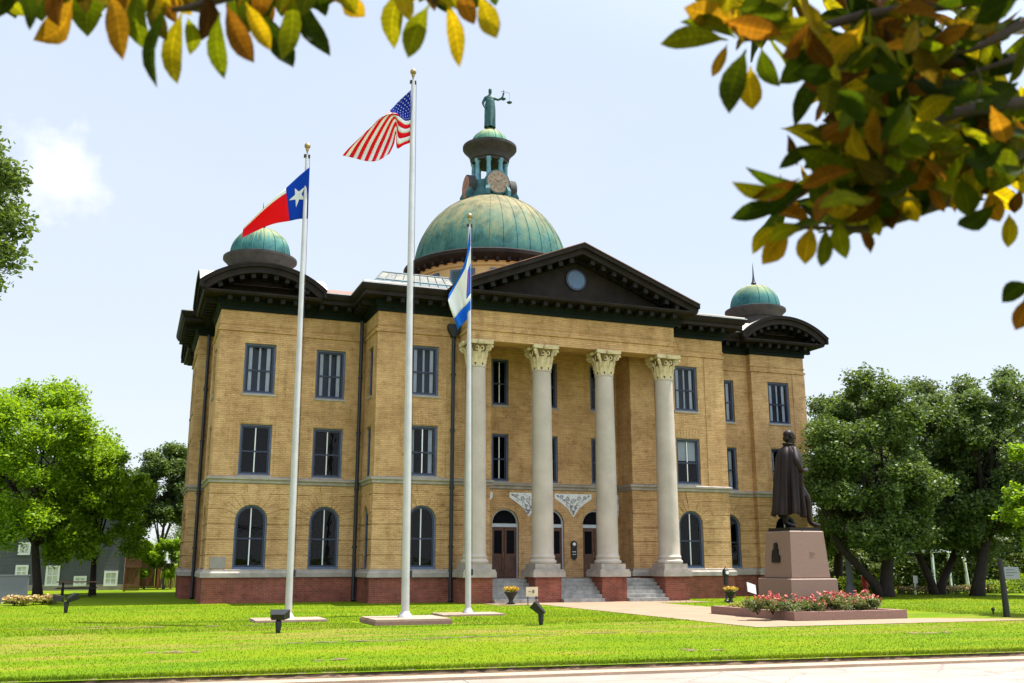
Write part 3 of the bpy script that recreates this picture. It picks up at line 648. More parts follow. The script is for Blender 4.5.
# ---- corner pavilions: segmental pediments both ways and a domed turret
def arch_parts(cx, cy):
    R, half, zc = 4.30, 2.80, 10.72; a0 = math.asin(half/R); NS = 22
    ring = lambda r, f: [(r*math.sin(-a0*f+2*a0*f*k/NS), zc+r*math.cos(-a0*f+2*a0*f*k/NS)) for k in range(NS+1)]
    m = MB(); rf = MB(); br = MB(); ty = MB()
    for q in range(4):
        ang = q*PI/2; ca, sa = math.cos(ang), math.sin(ang)
        T = lambda u, v, t: (cx+u*ca-t*sa, cy+u*sa+t*ca, v)      # u along the face, t outward = -y before turning
        RI, zci, hi = 3.70, 10.89, 2.42; ai = math.asin(hi/RI)
        outer = [(half*math.sin(-a0+2*a0*k/NS)/math.sin(a0), zc+R*math.cos(-a0+2*a0*k/NS)) for k in range(NS+1)]
        inner = [(RI*math.sin(-ai+2*ai*k/NS), zci+RI*math.cos(-ai+2*ai*k/NS)) for k in range(NS+1)]
        mid_ = [(p[0]*.66+q_[0]*.34, p[1]*.66+q_[1]*.34) for p, q_ in zip(outer, inner)]
        outer = [(-half,13.66)]+outer+[(half,13.66)]; mid_ = [(-half+.13,13.66)]+mid_+[(half-.13,13.66)]; inner = [(-hi,13.655)]+inner+[(hi,13.655)]
        dp = lambda p: -max(1.6, abs(p[0]))
        for o, i_, ta in ((outer, mid_, -2.805), (mid_, inner, -2.69)):
            for k in range(len(o)-1):
                m.quad(T(*i_[k],ta), T(*i_[k+1],ta), T(*o[k+1],ta), T(*o[k],ta))
                m.quad(T(*i_[k],ta), T(*i_[k],dp(i_[k])), T(*i_[k+1],dp(i_[k+1])), T(*i_[k+1],ta))
            if o is outer:
                pass
        o = ring(R+.03, 1)
        for k in range(NS):
            rf.quad(T(*o[k],-2.83), T(*o[k+1],-2.83), T(*o[k+1],-max(0,abs(o[k+1][0])-.02)), T(*o[k],-max(0,abs(o[k][0])-.02)))
            m.quad(T(o[k][0],o[k][1]-.07,-2.828), T(o[k+1][0],o[k+1][1]-.07,-2.828), T(*o[k+1],-2.828), T(*o[k],-2.828))
        i_ = [(x*1.02, z+.05) for x, z in inner[1:-1]]
        ty.add([T(x, z, -1.80) for x, z in i_]+[T(i_[-1][0], 13.6, -1.80), T(i_[0][0], 13.6, -1.80)], [tuple(range(len(i_)+2))])
        for k in range(9):
            a = (-.80+1.60*k/8)*ai; r = RI-.10
            rad = Vector((math.sin(a), 0, math.cos(a))); tan = Vector((math.cos(a), 0, -math.sin(a)))
            W = lambda v: Vector((v.x*ca-v.y*sa, v.x*sa+v.y*ca, v.z))
            c = Vector(T(r*math.sin(a), zci+r*math.cos(a), -2.24))
            BRK.append((c, W(tan)*.10, Vector((sa,-ca,0))*.36, W(rad)*.115))
    return m, rf, br, ty
for cx, cy in ((1.76,1.76),(29.94,1.76),(1.76,14.64),(29.94,14.64)):
    m, rf, br, ty = arch_parts(cx, cy)
    ap = m.build('arched_pediment', 'brown_trim', house); rf.build('arched_roof', 'metal_roof', ap); ty.build('tympanum', 'brown_trim', ap)
    m = MB(); m.lathe([(1.40,14.2),(1.40,15.30),(1.30,15.34),(1.30,15.45),(1.38,15.48),(1.47,15.62),(1.66,15.84),(1.74,15.90),(1.74,16.01),(1.6,16.06),(1.35,16.12)], (cx,cy,0), 40)
    tur = m.build('turret', 'eave_grey', house, auto=35)
    m = MB(); prof = [(1.42*math.cos(t)**.85, 16.10+1.42*math.sin(t)) for t in [PI/2*k/14 for k in range(14)]]+[(.02,17.52)]
    m.lathe(prof, (cx,cy,0), 40)
    for k in range(16):
        a = 2*PI*k/16; m.tube([(cx+(r+.005)*math.cos(a), cy+(r+.005)*math.sin(a), z) for r, z in prof[:-2]], .022, 4)
    m.build('dome', 'corner_copper', tur, auto=40)
    m = MB(); m.lathe([(.16,17.46),(.12,17.62),(.16,17.68),(.09,17.8),(.05,18.1),(.025,18.6),(.004,18.95)], (cx,cy,0), 10); m.build('finial', 'downpipe', tur, auto=40)
# ---- great dome
DX, DY = 15.85, 8.2
m = MB(); m.lathe([(4.35,15.5),(4.35,17.75),(4.5,17.8),(4.5,17.95),(4.62,18.0)], (DX,DY,0), 72); drum = m.build('drum', 'drum_render', house, auto=35)
m = MB(); m.lathe([(4.4,17.98),(4.75,18.02),(5.05,18.2),(5.2,18.32),(5.2,18.52),(5.08,18.6),(4.6,18.66),(4.3,18.7)], (DX,DY,0), 72)
for k in range(48):
    a = 2*PI*k/48; c, s_ = math.cos(a), math.sin(a); m.obox((DX+4.78*c, DY+4.78*s_, 18.03), (c*.2,s_*.2,0), (-s_*.09,c*.09,0), (0,0,.10))
m.build('dome_eave', 'brown_trim', house, auto=35)
for k in range(12):
    a = 2*PI*(k+.5)/12+.08; c, s_ = math.cos(a), math.sin(a)
    m = MB(); m.obox((DX+4.36*c, DY+4.36*s_, 17.12), (c*.07,s_*.07,0), (-s_*.72,c*.72,0), (0,0,.5)); dw = m.build('drum_window', 'frame_blue', drum)
    m = MB(); m.obox((DX+4.40*c, DY+4.40*s_, 17.12), (c*.05,s_*.05,0), (-s_*.60,c*.60,0), (0,0,.40)); m.build('pane', 'skylight_teal', dw)
prof = [(4.58*math.cos(t), 18.58+4.72*math.sin(t)) for t in [PI/2*k/30 for k in range(30)]]
m = MB(); m.lathe(prof, (DX,DY,0), 96, cap=False)
for k in range(36):
    a = 2*PI*k/36; m.tube([(DX+(r+.01)*math.cos(a), DY+(r+.01)*math.sin(a), z) for r, z in prof[:-2]], .018, 4)
for zf in ():
    t = math.asin(zf*.8); r, z = 4.58*math.cos(t), 18.58+4.72*math.sin(t); m.tube([(DX+(r+.008)*math.cos(2*PI*k/72), DY+(r+.008)*math.sin(2*PI*k/72), z) for k in range(73)], .018, 4)
m.build('dome', 'dome_copper', house, auto=40)
# lantern on the dome
DX -= .10; LZ = -.22
m = MB(); m.lathe([(1.55,22.9),(1.55,23.35),(1.42,23.45),(1.30,23.9),(1.25,24.25),(1.22,24.42),(1.05,24.45)], (DX,DY,LZ), 8, a0=PI/8, a1=2*PI+PI/8); 
for k in range(8):
    a = 2*PI*(k+.5)/8; c, s_ = math.cos(a), math.sin(a)     # scroll buttresses
    m.prism([(1.1,23.2),(1.78,23.2),(1.80,23.55),(1.60,23.95),(1.35,24.25),(1.1,24.3)], lambda u,v,t: (DX+u*c-t*s_, DY+u*s_+t*c, v+LZ), -.13, .13)
lan = m.build('lantern', 'lantern_teal', house, recalc=True)
m = MB(); m.lathe([(1.12,25.75),(1.12,25.9),(1.2,25.95),(1.22,26.15),(1.42,26.45),(1.60,26.62),(1.66,26.70),(1.66,26.86),(1.5,26.9),(1.1,26.94)], (DX,DY,LZ), 40); m.lathe([(1.10,25.78),(.2,25.82)], (DX,DY,LZ), 40, cap=False); m.build('lantern_eave', 'eave_grey', lan, auto=35)
m = MB(); prof = [(1.17*math.cos(t), 26.88+1.12*math.sin(t)) for t in [PI/2*k/10 for k in range(10)]]+[(.2,28.0),(.22,28.1),(.02,28.12)]; m.lathe(prof, (DX,DY,LZ), 32)
for k in range(16):
    a = 2*PI*k/16; m.tube([(DX+(r+.004)*math.cos(a), DY+(r+.004)*math.sin(a), z+LZ) for r, z in prof[:9]], .02, 4)
m.build('dome', 'cupola_copper', lan, auto=40)
for k in range(8):
    a = 2*PI*(k+.5)/8; c = (DX+.98*math.cos(a), DY+.98*math.sin(a), LZ)
    m = MB(); m.lathe([(.19,24.42),(.19,24.55),(.145,24.6),(.125,25.6),(.17,25.68),(.19,25.86)], c, 12); m.build('column', 'lantern_column_blue', lan, auto=40)
for q in range(4):
    ang = q*PI/2; ca, sa = math.cos(ang), math.sin(ang); T = lambda u, v, t: (DX+u*ca+t*sa, DY+u*sa-t*ca, v+LZ)
    zc = 24.08
    m = MB()
    for r, t0, t1 in ((.76,1.10,1.52),):
        m.prism([(r*math.cos(k*PI/16), zc+r*math.sin(k*PI/16)) for k in range(32)], T, t0, t1)
    ck = m.build('clock', 'eave_grey' if q else 'lantern_teal', lan, recalc=True)
    m = MB(); m.prism([(.68*math.cos(k*PI/16), zc+.68*math.sin(k*PI/16)) for k in range(32)], T, 1.5, 1.545); m.build('dial', 'clock_face' if q != 3 else 'clock_red', ck, recalc=True)
    m = MB()
    for k in range(12):
        a = k*PI/6; c0, s0 = math.cos(a), math.sin(a)
        m.prism([(c0*.42-s0*.016, zc+s0*.42+c0*.016),(c0*.53-s0*.016, zc+s0*.53+c0*.016),(c0*.53+s0*.016, zc+s0*.53-c0*.016),(c0*.42+s0*.016, zc+s0*.42-c0*.016)], T, 1.54, 1.55)
    for a, L_, w_ in ((2.62, .30, .03), (.52, .40, .022)):
        c0, s0 = math.cos(a), math.sin(a); m.prism([(-s0*w_, zc+c0*w_),(c0*L_, zc+s0*L_),(s0*w_, zc-c0*w_)], T, 1.55, 1.56)
    m.build('clock_hands', 'downpipe', ck, recalc=True)
# brackets: the hundred nearest are parts, the rest one row
cube = MB(); cube.box(-1,-1,-1,1,1,1); seed_ = cube.build('bracket', 'bracket_trim', None)
def seen_score(t):
    c, ax, ay, az = t; d = (c-CAM); out = ay.normalized()
    return d.length+(60 if out.y > .5 or out.x > .5 else 0)
BRK.sort(key=seen_score)
for k, (c, ax, ay, az) in enumerate(BRK[:100]):
    o = seed_ if k == 0 else seed_.copy()
    if k: COL.objects.link(o)
    o.parent = cornice; q = c-house.location
    o.matrix_local = Matrix(((ax.x,ay.x,az.x,q.x),(ax.y,ay.y,az.y,q.y),(ax.z,ay.z,az.z,q.z),(0,0,0,1)))
b = MB()
for c, ax, ay, az in BRK[100:]: b.obox(c, ax, ay, az)
b.build('bracket_row', 'bracket_trim', cornice)['kind'] = 'stuff'
# ---- portico: pedestals, columns, capitals
CX = [15.85+3.22*k for k in (-1.5,-.5,.5,1.5)]; CY = -3.55
def acanthus(m, cx, cy, z, r, ang, h, w, out):
    """one curling leaf of a capital"""
    rows = []
    for k in range(6):
        f = k/5; rr = r+out*(f**2.2); zz = z+h*(f if f < .85 else .85+(.85-f)*.6); ww = w*(1-.35*f)*(1 if f < .9 else .6)
        row = []
        for j in (-1, -.5, 0, .5, 1):
            a = ang; off = j*ww; rad = rr+.025*(1-abs(j))*2-.02
            row.append((cx+rad*math.cos(a)-off*math.sin(a), cy+rad*math.sin(a)+off*math.cos(a), zz))
        rows.append(row)
    m.grid(rows)
for ci, cx in enumerate(CX):
    m = MB(); m.box(cx-.62, -4.19, -.2, cx+.62, -2.93, 1.10); m.box(cx-.62, -2.93, -.2, cx+.62, -2.2, .98) if ci in (0,3) else None
    pd = m.build('pedestal', 'red_brick', house)
    m = MB(); m.box(cx-.76,-4.33,1.09,cx+.76,-2.80,1.33); m.box(cx-.72,-4.29,1.33,cx+.72,-2.84,1.42); m.box(cx-.60,CY-.60,1.42,cx+.60,CY+.60,1.66); m.build('pedestal_cap', 'stone', pd)
    m = MB(); m.lathe([(.58,1.66),(.62,1.72),(.62,1.78),(.56,1.83),(.53,1.88),(.55,1.92),(.56,1.97),(.52,2.02),(.497,2.10)]+
                      [(.497-.065*(f**1.6), 2.10+8.22*f) for f in [k/14 for k in range(1,15)]]+[(.45,10.33),(.465,10.37),(.44,10.42)], (cx,CY,0), 40)
    colm = m.build('column', 'column_stone', house, auto=38)
    m = MB(); m.lathe([(.40,10.36),(.40,10.5),(.42,10.9),(.50,11.25),(.58,11.36)], (cx,CY,0), 24); m.build('capital_bell', 'capital_recess_shade', colm, auto=40)
    m = MB()
    for row, (zz, hh, oo, n0) in enumerate(((10.40,.46,.20,0),(10.52,.62,.24,.5),(10.7,.62,.2,0))):
        for k in range(8): acanthus(m, cx, CY, zz, .445+.01*row, 2*PI*(k+n0)/8, hh, (.15,.15,.10)[row], oo*(.55,.62,.8)[row])
    for k in range(4):          # corner volutes
        a = PI/4+PI/2*k; c, s_ = math.cos(a), math.sin(a)
        sp = []
        for j in range(26):
            th = j*.36; rr = .17*(1-j/30); sp.append((cx+(.66+rr*math.cos(th))*c, CY+(.66+rr*math.cos(th))*s_, 11.22+rr*math.sin(th)))
        m.tube(sp, .055, 6)
        m.tube([(cx+.46*c,CY+.46*s_,10.72),(cx+.54*c,CY+.54*s_,11.05),(cx+.66*c,CY+.66*s_,11.37)], [.05,.05,.06], 6)
        for sg in (-1, 1):      # inner spirals meeting mid-face
            b2 = a+sg*.55; m.tube([(cx+(.50+.05*math.cos(j*.6))*math.cos(b2+.12*math.cos(j*.6)), CY+(.50+.05*math.cos(j*.6))*math.sin(b2+.12*math.cos(j*.6)), 11.18+.09*math.sin(j*.6)) for j in range(12)], .035, 5)
    ab = []
    for k in range(4):          # concave-sided abacus
        a = PI/4+PI/2*k; nx = a+PI/2
        p, q = Vector((math.cos(a),math.sin(a)))*.93, Vector((math.cos(nx),math.sin(nx)))*.93
        for j in range(8):
            f = .04+.92*j/7; v = p*(1-f)+q*f; mid = Vector((math.cos(a+PI/4), math.sin(a+PI/4))); v = v-mid*(.12*math.sin(PI*f)); ab.append((v.x, v.y))
    m.prism(ab, lambda u,v,t: (cx+u, CY+v, t), 11.38, 11.56)
    for k in range(4):
        a = PI/2*k; m.lathe([(.10,-.09),(.13,0),(.10,.09),(.02,.12)], (cx+.60*math.cos(a), CY+.60*math.sin(a), 11.44), 8)
    m.build('capital', 'capital_stone', colm)
# steps and porch floor
m = MB(); m.box(12.19, -2.95, .3, 19.51, -.75, 1.0)
for gx0, gx1 in ((CX[k]+.62, CX[k+1]-.62) for k in range(3)):
    for k in range(6): m.box(gx0, -4.42+.25*k+(.0 if k else -.05), -.1, gx1, -2.9, (k+1)/6-.005 if k < 5 else .99)
m.build('porch_steps', 'steps_concrete', house)
# doors
for dx in (-2.35, 0, 2.35):
    x = 15.85+dx; y = -.75+.20; w = .68; zs = 3.54
    fr = MB()
    for s_ in (-1, 1): fr.box(x+s_*w-.06, y-.06, 1.0, x+s_*w+.06, y+.08, zs)
    for k in range(14):
        t0, t1 = PI*k/14, PI*(k+1)/14; r0, r1 = w-.07, w+.01
        A = [(x+r*math.cos(t), zs+r*math.sin(t)) for r, t in ((r0,t0),(r1,t0),(r1,t1),(r0,t1))]; fr.prism(A, fy, y-.06, y+.08)
    fr.box(x-w+.05, y-.07, 3.36, x+w-.05, y+.06, 3.52)
    dr = fr.build('door', 'transom_grey', house, recalc=True)
    lf = MB(); lf.box(x-w+.06, y+.0, 1.02, x-.012, y+.06, 3.36); lf.box(x+.012, y+.0, 1.02, x+w-.06, y+.06, 3.36)
    for a0, a1 in ((x-w+.06, x-.012), (x+.012, x+w-.06)):
        lf.box(a0, y-.025, 1.02, a0+.11, y, 3.36); lf.box(a1-.11, y-.025, 1.02, a1, y, 3.36)
        for z0, z1 in ((1.02,1.25),(1.95,2.12),(3.2,3.36)): lf.box(a0+.11, y-.025, z0, a1-.11, y, z1)
    lf.build('door_leaf', 'door_wood', dr)
    pn = MB()
    for a0, a1 in ((x-w+.17, x-.122), (x+.122, x+w-.17)): pn.box(a0, y-.012, 2.12, a1, y-.003, 3.2)
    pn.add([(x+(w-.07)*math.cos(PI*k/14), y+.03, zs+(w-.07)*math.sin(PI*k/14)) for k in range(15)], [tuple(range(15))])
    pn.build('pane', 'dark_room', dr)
    hd = MB(); hd.tube([(x-.06,y-.05,1.9),(x-.06,y-.09,1.95),(x-.06,y-.09,2.15),(x-.06,y-.05,2.2)], .012, 6); hd.build('handle', 'gilt', dr)
# marble spandrels with carved scrolls
for tx, full in ((13.5-1.18,0),(14.675,1),(17.025,1),(18.2+1.18,0)):
    w = .98 if full else .52
    pts = [(-w, 4.98), (-w, 4.74), (-.62 if full else -.3, 4.52), (-.30, 4.28), (-.12, 4.02), (0, 3.86), (.12, 4.02), (.30, 4.28), (.62 if full else .3, 4.52), (w, 4.74), (w, 4.98)]
    xs = [(max(12.22, min(19.48, tx+u)), v) for u, v in pts]
    m = MB(); m.prism(xs, fy, -.775, -.74); sp = m.build('spandrel', 'marble', house, recalc=True)
    m = MB()
    for u0, v0, r, dr_ in ((-.62,4.82,.10,1),(-.30,4.74,.12,-1),(0,4.62,.14,1),(.30,4.74,.12,1),(.62,4.82,.10,-1),(-.12,4.36,.08,1),(.12,4.34,.08,-1),(0,4.14,.05,1),(-.82,4.88,.05,-1),(.82,4.88,.05,1)):
        if not full and abs(u0) > .2: continue
        X = tx+u0
        if 12.3 < X < 19.4: m.tube([(X+r*(1-j/22)*math.cos(dr_*j*.5), -.78, v0+r*(1-j/22)*math.sin(dr_*j*.5)) for j in range(20)], .016, 5)
    if full:
        m.tube([(tx-.9,-.78,4.92),(tx-.5,-.78,4.68),(tx-.2,-.78,4.5),(tx,-.78,4.0)], .014, 5); m.tube([(tx+.9,-.78,4.92),(tx+.5,-.78,4.68),(tx+.2,-.78,4.5),(tx,-.78,4.0)], .014, 5)
    rc_ = random.Random(int(tx*10))
    for _ in range(60):
        v0 = rc_.uniform(4.0, 4.93); lim = (.9 if full else .45)*max(.08, (v0-3.9)/1.0)**1.3; u0 = rc_.uniform(-lim, lim); X = tx+u0; r = rc_.uniform(.025, .06); a_ = rc_.uniform(0, 6)
        if 12.3 < X < 19.4: m.tube([(X+r*math.cos(a_+j*.55), -.779, v0+r*.8*math.sin(a_+j*.55)) for j in range(rc_.randint(4, 9))], .009, 4)
    m.build('carving', 'marble_shadow', sp)
# corner stone
m = MB(); m.box(.22,-.055,1.46,.86,.02,1.95); m.build('corner_stone', 'grey_stone', house)
# downpipes with hopper heads
def pipe(name_x, y, ztop, hopper, zlow=.0):
    m = MB(); m.tube([(name_x,y,ztop),(name_x,y,zlow)], .085, 10)
    for z in (2.4,5.0,7.6,10.2): m.lathe([(.12,-.05),(.12,.05)], (name_x,y,z), 10)
    if hopper: m.prism([(-.28,12.55),(.28,12.55),(.28,12.35),(.10,11.95),(-.10,11.95),(-.28,12.35)], lambda u,v,t: (name_x+u, y+t, v), -.2, .16)
    m.tube([(name_x,y,zlow+.15),(name_x,y-.12,zlow+.03)], .085, 8)
    m.build('downpipe', 'downpipe', house, recalc=True)
pipe(10.30, -2.40, 12.3, True); pipe(6.50, .12, 12.98, False); pipe(21.4, -2.40, 12.3, True); pipe(25.2, .12, 12.98, False); pipe(-.12, 5.85, 12.98, False); pipe(.12, 3.72, 12.98, False)

# ---- windows: one object each, meshes shared between equals
WCACHE = {}
def window_proto(w, h, arch, style):
    key = (round(w,3), round(h,3), arch, style)
    if key in WCACHE: return copy_tree(WCACHE[key])
    R = w/2; zs = h-R if arch else h
    def outline(ins):
        if not arch: return [(-R+ins, ins),(R-ins, ins),(R-ins, h-ins),(-R+ins, h-ins)]
        r = R-ins; return [(-r, ins),(r, ins)]+[(r*math.cos(PI*k/14), zs+r*math.sin(PI*k/14)) for k in range(15)]
    def ringpoly(m, a, b, y0, y1):
        A, B = outline(a), outline(b); n = len(A)
        for i in range(n):
            j = (i+1) % n
            for yy, flip in ((y0, 0), (y1, 1)):
                q = [(A[i][0],yy,A[i][1]),(A[j][0],yy,A[j][1]),(B[j][0],yy,B[j][1]),(B[i][0],yy,B[i][1])]; m.quad(*(q if not flip else q[::-1]))
            m.quad((B[i][0],y0,B[i][1]),(B[j][0],y0,B[j][1]),(B[j][0],y1,B[j][1]),(B[i][0],y1,B[i][1]))
            m.quad((A[j][0],y0,A[j][1]),(A[i][0],y0,A[i][1]),(A[i][0],y1,A[i][1]),(A[j][0],y1,A[j][1]))
    m = MB(); ringpoly(m, 0.0, .075, .10, .22); fr = m.build('window', 'frame_blue', None)
    m = MB(); ringpoly(m, .075, .15, .15, .21); m.box(-R+.14, .14, h*.47-.035, R-.14, .205, h*.47+.035); m.build('sash', 'sash_navy', fr)
    m = MB(); o = outline(.14); m.add([(u, .185, v) for u, v in o], [tuple(range(len(o)))]); m.build('pane', 'pane_glass', fr)
    m = MB()
    if style == 'curtain':
        for c, ww in ((-.29,.11),(.0,.07),(.28,.12)):
            m.grid([[(c*w+ww*w*(k/8-.5), .205+.01*math.sin(k*2.4), z) for k in range(9)] for z in (.16, h-.16)])
    elif style == 'muntin': m.box(-.022, .150, .15, .022, .215, h-.15)
    elif style == 'muntin_curtain':
        m.box(-.022, .150, .15, .022, .215, h-.15)
        for c, ww in ((-.33,.12),(.30,.14)): m.grid([[(c*w+ww*w*(k/8-.5), .27+.02*math.sin(k*2.4), z) for k in range(9)] for z in (.16, h-.16)])
    elif style == 'blind':
        m.box(-.022, .150, .15, .022, .215, h-.15); m.grid([[(-R+.12, .235, z), (R-.12, .235, z)] for z in (h*.52, h-.14)])
    if m.v: m.build('curtain' if style == 'curtain' else 'muntin', 'curtain' if 'curtain' in style else 'white_paint', fr)
    m = MB(); m.quad((-R-.05,.50,-.05),(R+.05,.50,-.05),(R+.05,.50,h+.05),(-R-.05,.50,h+.05)); m.build('backing', 'sky_reflection_tint' if style == 'curtain' else 'dark_room', fr)
    if not arch: m = MB(); m.box(-R-.06,-.05,-.10,R+.06,.12,-.005); m.build('sill', 'stone', fr)
    else: m = MB(); m.box(-R+.0,-.03,-.03,R-.0,.12,.03); m.build('sill', 'frame_blue', fr)
    WCACHE[key] = fr
    return fr
for i, P0, d, w, h, arch, z0 in WINS:
    if i == 6 and arch: continue
    style = 'curtain' if z0 > 9 else ('muntin' if i < 4 or z0 < 5 else 'muntin_curtain')
    if i == 6: style = 'muntin'
    if i in (8, 9, 3) and 4 < z0 < 6: style = 'blind'
    wd = window_proto(w, h, arch, style)
    wd.parent = house; wd.location = Vector(P0)-house.location; wd.rotation_euler = (0, 0, math.atan2(d.y, d.x))
# the wall lantern plaque between the doors
pl = thing('wall_plaque', 'black oval plaque with pale emblem on the pier between two portico doors', 'plaque', (17.02,-.75,1.9))
m = MB(); m.prism([(17.02+.17*math.cos(k*PI/10), 2.55+.2*math.sin(k*PI/10)) for k in range(20)], fy, -.82, -.751)
m.box(16.87,-.81,1.92,17.17,-.751,2.42); m.prism([(16.9,1.92),(17.14,1.92),(17.08,1.84),(16.96,1.84)], fy, -.80, -.751); m.build('plaque_board', 'black_iron', pl, recalc=True)
m = MB(); m.prism([(17.03+.09*math.cos(k*PI/6), 2.58+.10*math.sin(k*PI/6)*(1 if k % 2 else .6)) for k in range(12)], fy, -.828, -.815); m.box(16.93,-.815,2.2,17.11,-.808,2.235); m.box(16.93,-.815,2.08,17.11,-.808,2.105); m.build('emblem', 'marble', pl, recalc=True)
# ================================================================== THE SETTING
def sheet(name, mat_, x0, y0, x1, y1, z, kind='structure'):
    m = MB(); m.quad((x0,y0,z),(x1,y0,z),(x1,y1,z),(x0,y1,z)); return tag(m.build(name, mat_), kind=kind)
sheet('ground', 'lawn', -900, -900, 900, 1400, -.30)
KY0, KY1 = -29.2, -28.75       # kerb strip along the street
SL = -.0816
ky = lambda x, o=0: -28.50+SL*x+o          # the street runs a few degrees off the facade
m = MB(); m.quad((-120,ky(-120),0),(160,ky(160),0),(160,140,0),(-120,140,0)); tag(m.build('lawn', 'lawn'), kind='structure')
m = MB(); m.quad((-200,ky(-200,-12),-.125),(200,ky(200,-12),-.125),(200,ky(200,-.40),-.125),(-200,ky(-200,-.40),-.125)); tag(m.build('road', 'road_concrete'), kind='structure')
m = MB(); m.add([(x,ky(x,o),z) for z in (-.4,-.075) for x, o in ((-200,-.45),(200,-.45),(200,0),(-200,0))], [(0,3,2,1),(4,5,6,7),(0,1,5,4),(1,2,6,5),(2,3,7,6),(3,0,4,7)]); kerb = tag(m.build('kerb', 'kerb_concrete'), kind='structure')
m = MB(); m.add([(x,ky(x,o-12),z) for z in (-.3,-.06) for x, o in ((-200,-.45),(200,-.45),(200,0),(-200,0))], [(0,3,2,1),(4,5,6,7),(0,1,5,4),(1,2,6,5),(2,3,7,6),(3,0,4,7)]); tag(m.build('far_kerb', 'kerb_concrete'), kind='structure')
m = MB()
m.quad((13.15,-21.45,.012),(23.6,-21.45,.012),(20.6,-19.6,.012),(13.15,-19.6,.012)); m.quad((13.15,-19.6,.012),(15.75,-19.6,.012),(15.75,-14.7,.012),(13.15,-14.7,.012))
m.quad((13.15,-14.7,.012),(18.55,-14.7,.012),(18.55,-6.2,.012),(13.15,-6.2,.012)); m.quad((11.2,-6.2,.012),(21.2,-6.2,.012),(21.2,-2.4,.012),(11.2,-2.4,.012))
tag(m.build('footpath', 'walk_concrete'), kind='structure')
# grass: blades standing on the lawn, thicker towards the street
rg = np.random.default_rng(3)
def grass_blades(n, x0, x1, y0, y1, hmin, hmax, power=1.0, avoid=()):
    x = rg.uniform(x0, x1, n); y = y0+(y1-y0)*rg.uniform(0, 1, n)**power
    keep = (y > -28.50+SL*x+.17) | (y1-y0 < .01)
    for a, b, c, d in avoid: keep &= ~((x > a) & (x < c) & (y > b) & (y < d))
    x, y = x[keep], y[keep]; n = len(x)
    h = rg.uniform(hmin, hmax, n); a = rg.uniform(0, 2*PI, n); w = rg.uniform(.004, .009, n); lx, ly = rg.normal(0, .4, n)*h, rg.normal(0, .4, n)*h
    V = np.empty((n, 3, 3)); c, s = np.cos(a)*w, np.sin(a)*w
    V[:,0] = np.stack([x-c, y-s, np.zeros(n)], 1); V[:,1] = np.stack([x+c, y+s, np.zeros(n)], 1); V[:,2] = np.stack([x+lx, y+ly, h], 1)
    return V.reshape(-1, 3)
def edge_blades(n):
    V = grass_blades(n, -13, 26, 0, .001, .04, .09).reshape(-1,3,3); x = V[:,:1,0]; V[:,:,1] += -28.50+SL*x+rg.uniform(.10,.34,(len(V),1)); return V.reshape(-1,3)
rs_ = random.Random(4); m = MB(); xs = [-16+.12*k for k in range(420)]      # bare earth where the turf stops short of the kerb
up_ = [(x, ky(x, .16+rs_.uniform(-.05,.09)+.05*math.sin(x*1.3)), .006) for x in xs]; mid_ = [(x, ky(x, .05+rs_.uniform(-.03,.04)), -.004+rs_.uniform(-.02,.004)) for x in xs]; lo_ = [(x, ky(x, -.015+rs_.uniform(-.03,.01)), -.071) for x in xs]
m.grid([lo_, mid_, up_]); tag(m.build('earth_verge', 'soil'), kind='structure')
PATCH = []
for px, py, lx, ly in ((60,628,1.2,.16),(100,629,1.5,.14),(150,627,1.0,.16),(232,626,1.0,.15),(172,652,.5,.28),(400,640,1.0,.16),(470,637,1.1,.14),(300,643,.8,.12),(560,634,1.3,.12),(640,632,1.2,.10),(330,660,.35,.16),(930,633,.6,.25),(700,650,.5,.2)):
    p = ground_at(px, py); n = 14; m = MB()
    for q_ in range(7):
        cx_, cy_, rx_ = p.x+lx*rnd.uniform(-1,1), p.y+ly*rnd.uniform(-.9,.9), lx*rnd.uniform(.12,.38)
        m.add([(cx_+rx_*math.cos(2*PI*k/n)*rnd.uniform(.5,1.1), cy_+ly*.6*math.sin(2*PI*k/n)*rnd.uniform(.4,1.2), .004+.0015*q_) for k in range(n)], [tuple(range(n))])
    tag(m.build('bare_patch', 'dry_earth'), kind='structure'); PATCH.append((p.x-lx*.55, p.y-ly*.45, p.x+lx*.55, p.y+ly*.45))
AV = PATCH+[(13.1,-21.5,23.7,-14.6),(13.1,-14.7,18.6,-2),(3.3,-17.5,5.9,-14.9)]
V = np.concatenate([grass_blades(150000, -13, 26, -30.6, -12, .016, .034, 1.8, AV), edge_blades(26000), grass_blades(90000, -14, 40, -18, 0, .03, .065, 1.4, AV)])
g = mesh_np('grass', V, np.arange(len(V)).reshape(-1, 3), 'grass_blade'); tag(g, kind='stuff')
g['label'] = 'short bright green grass blades covering the lawn'; g['category'] = 'grass'

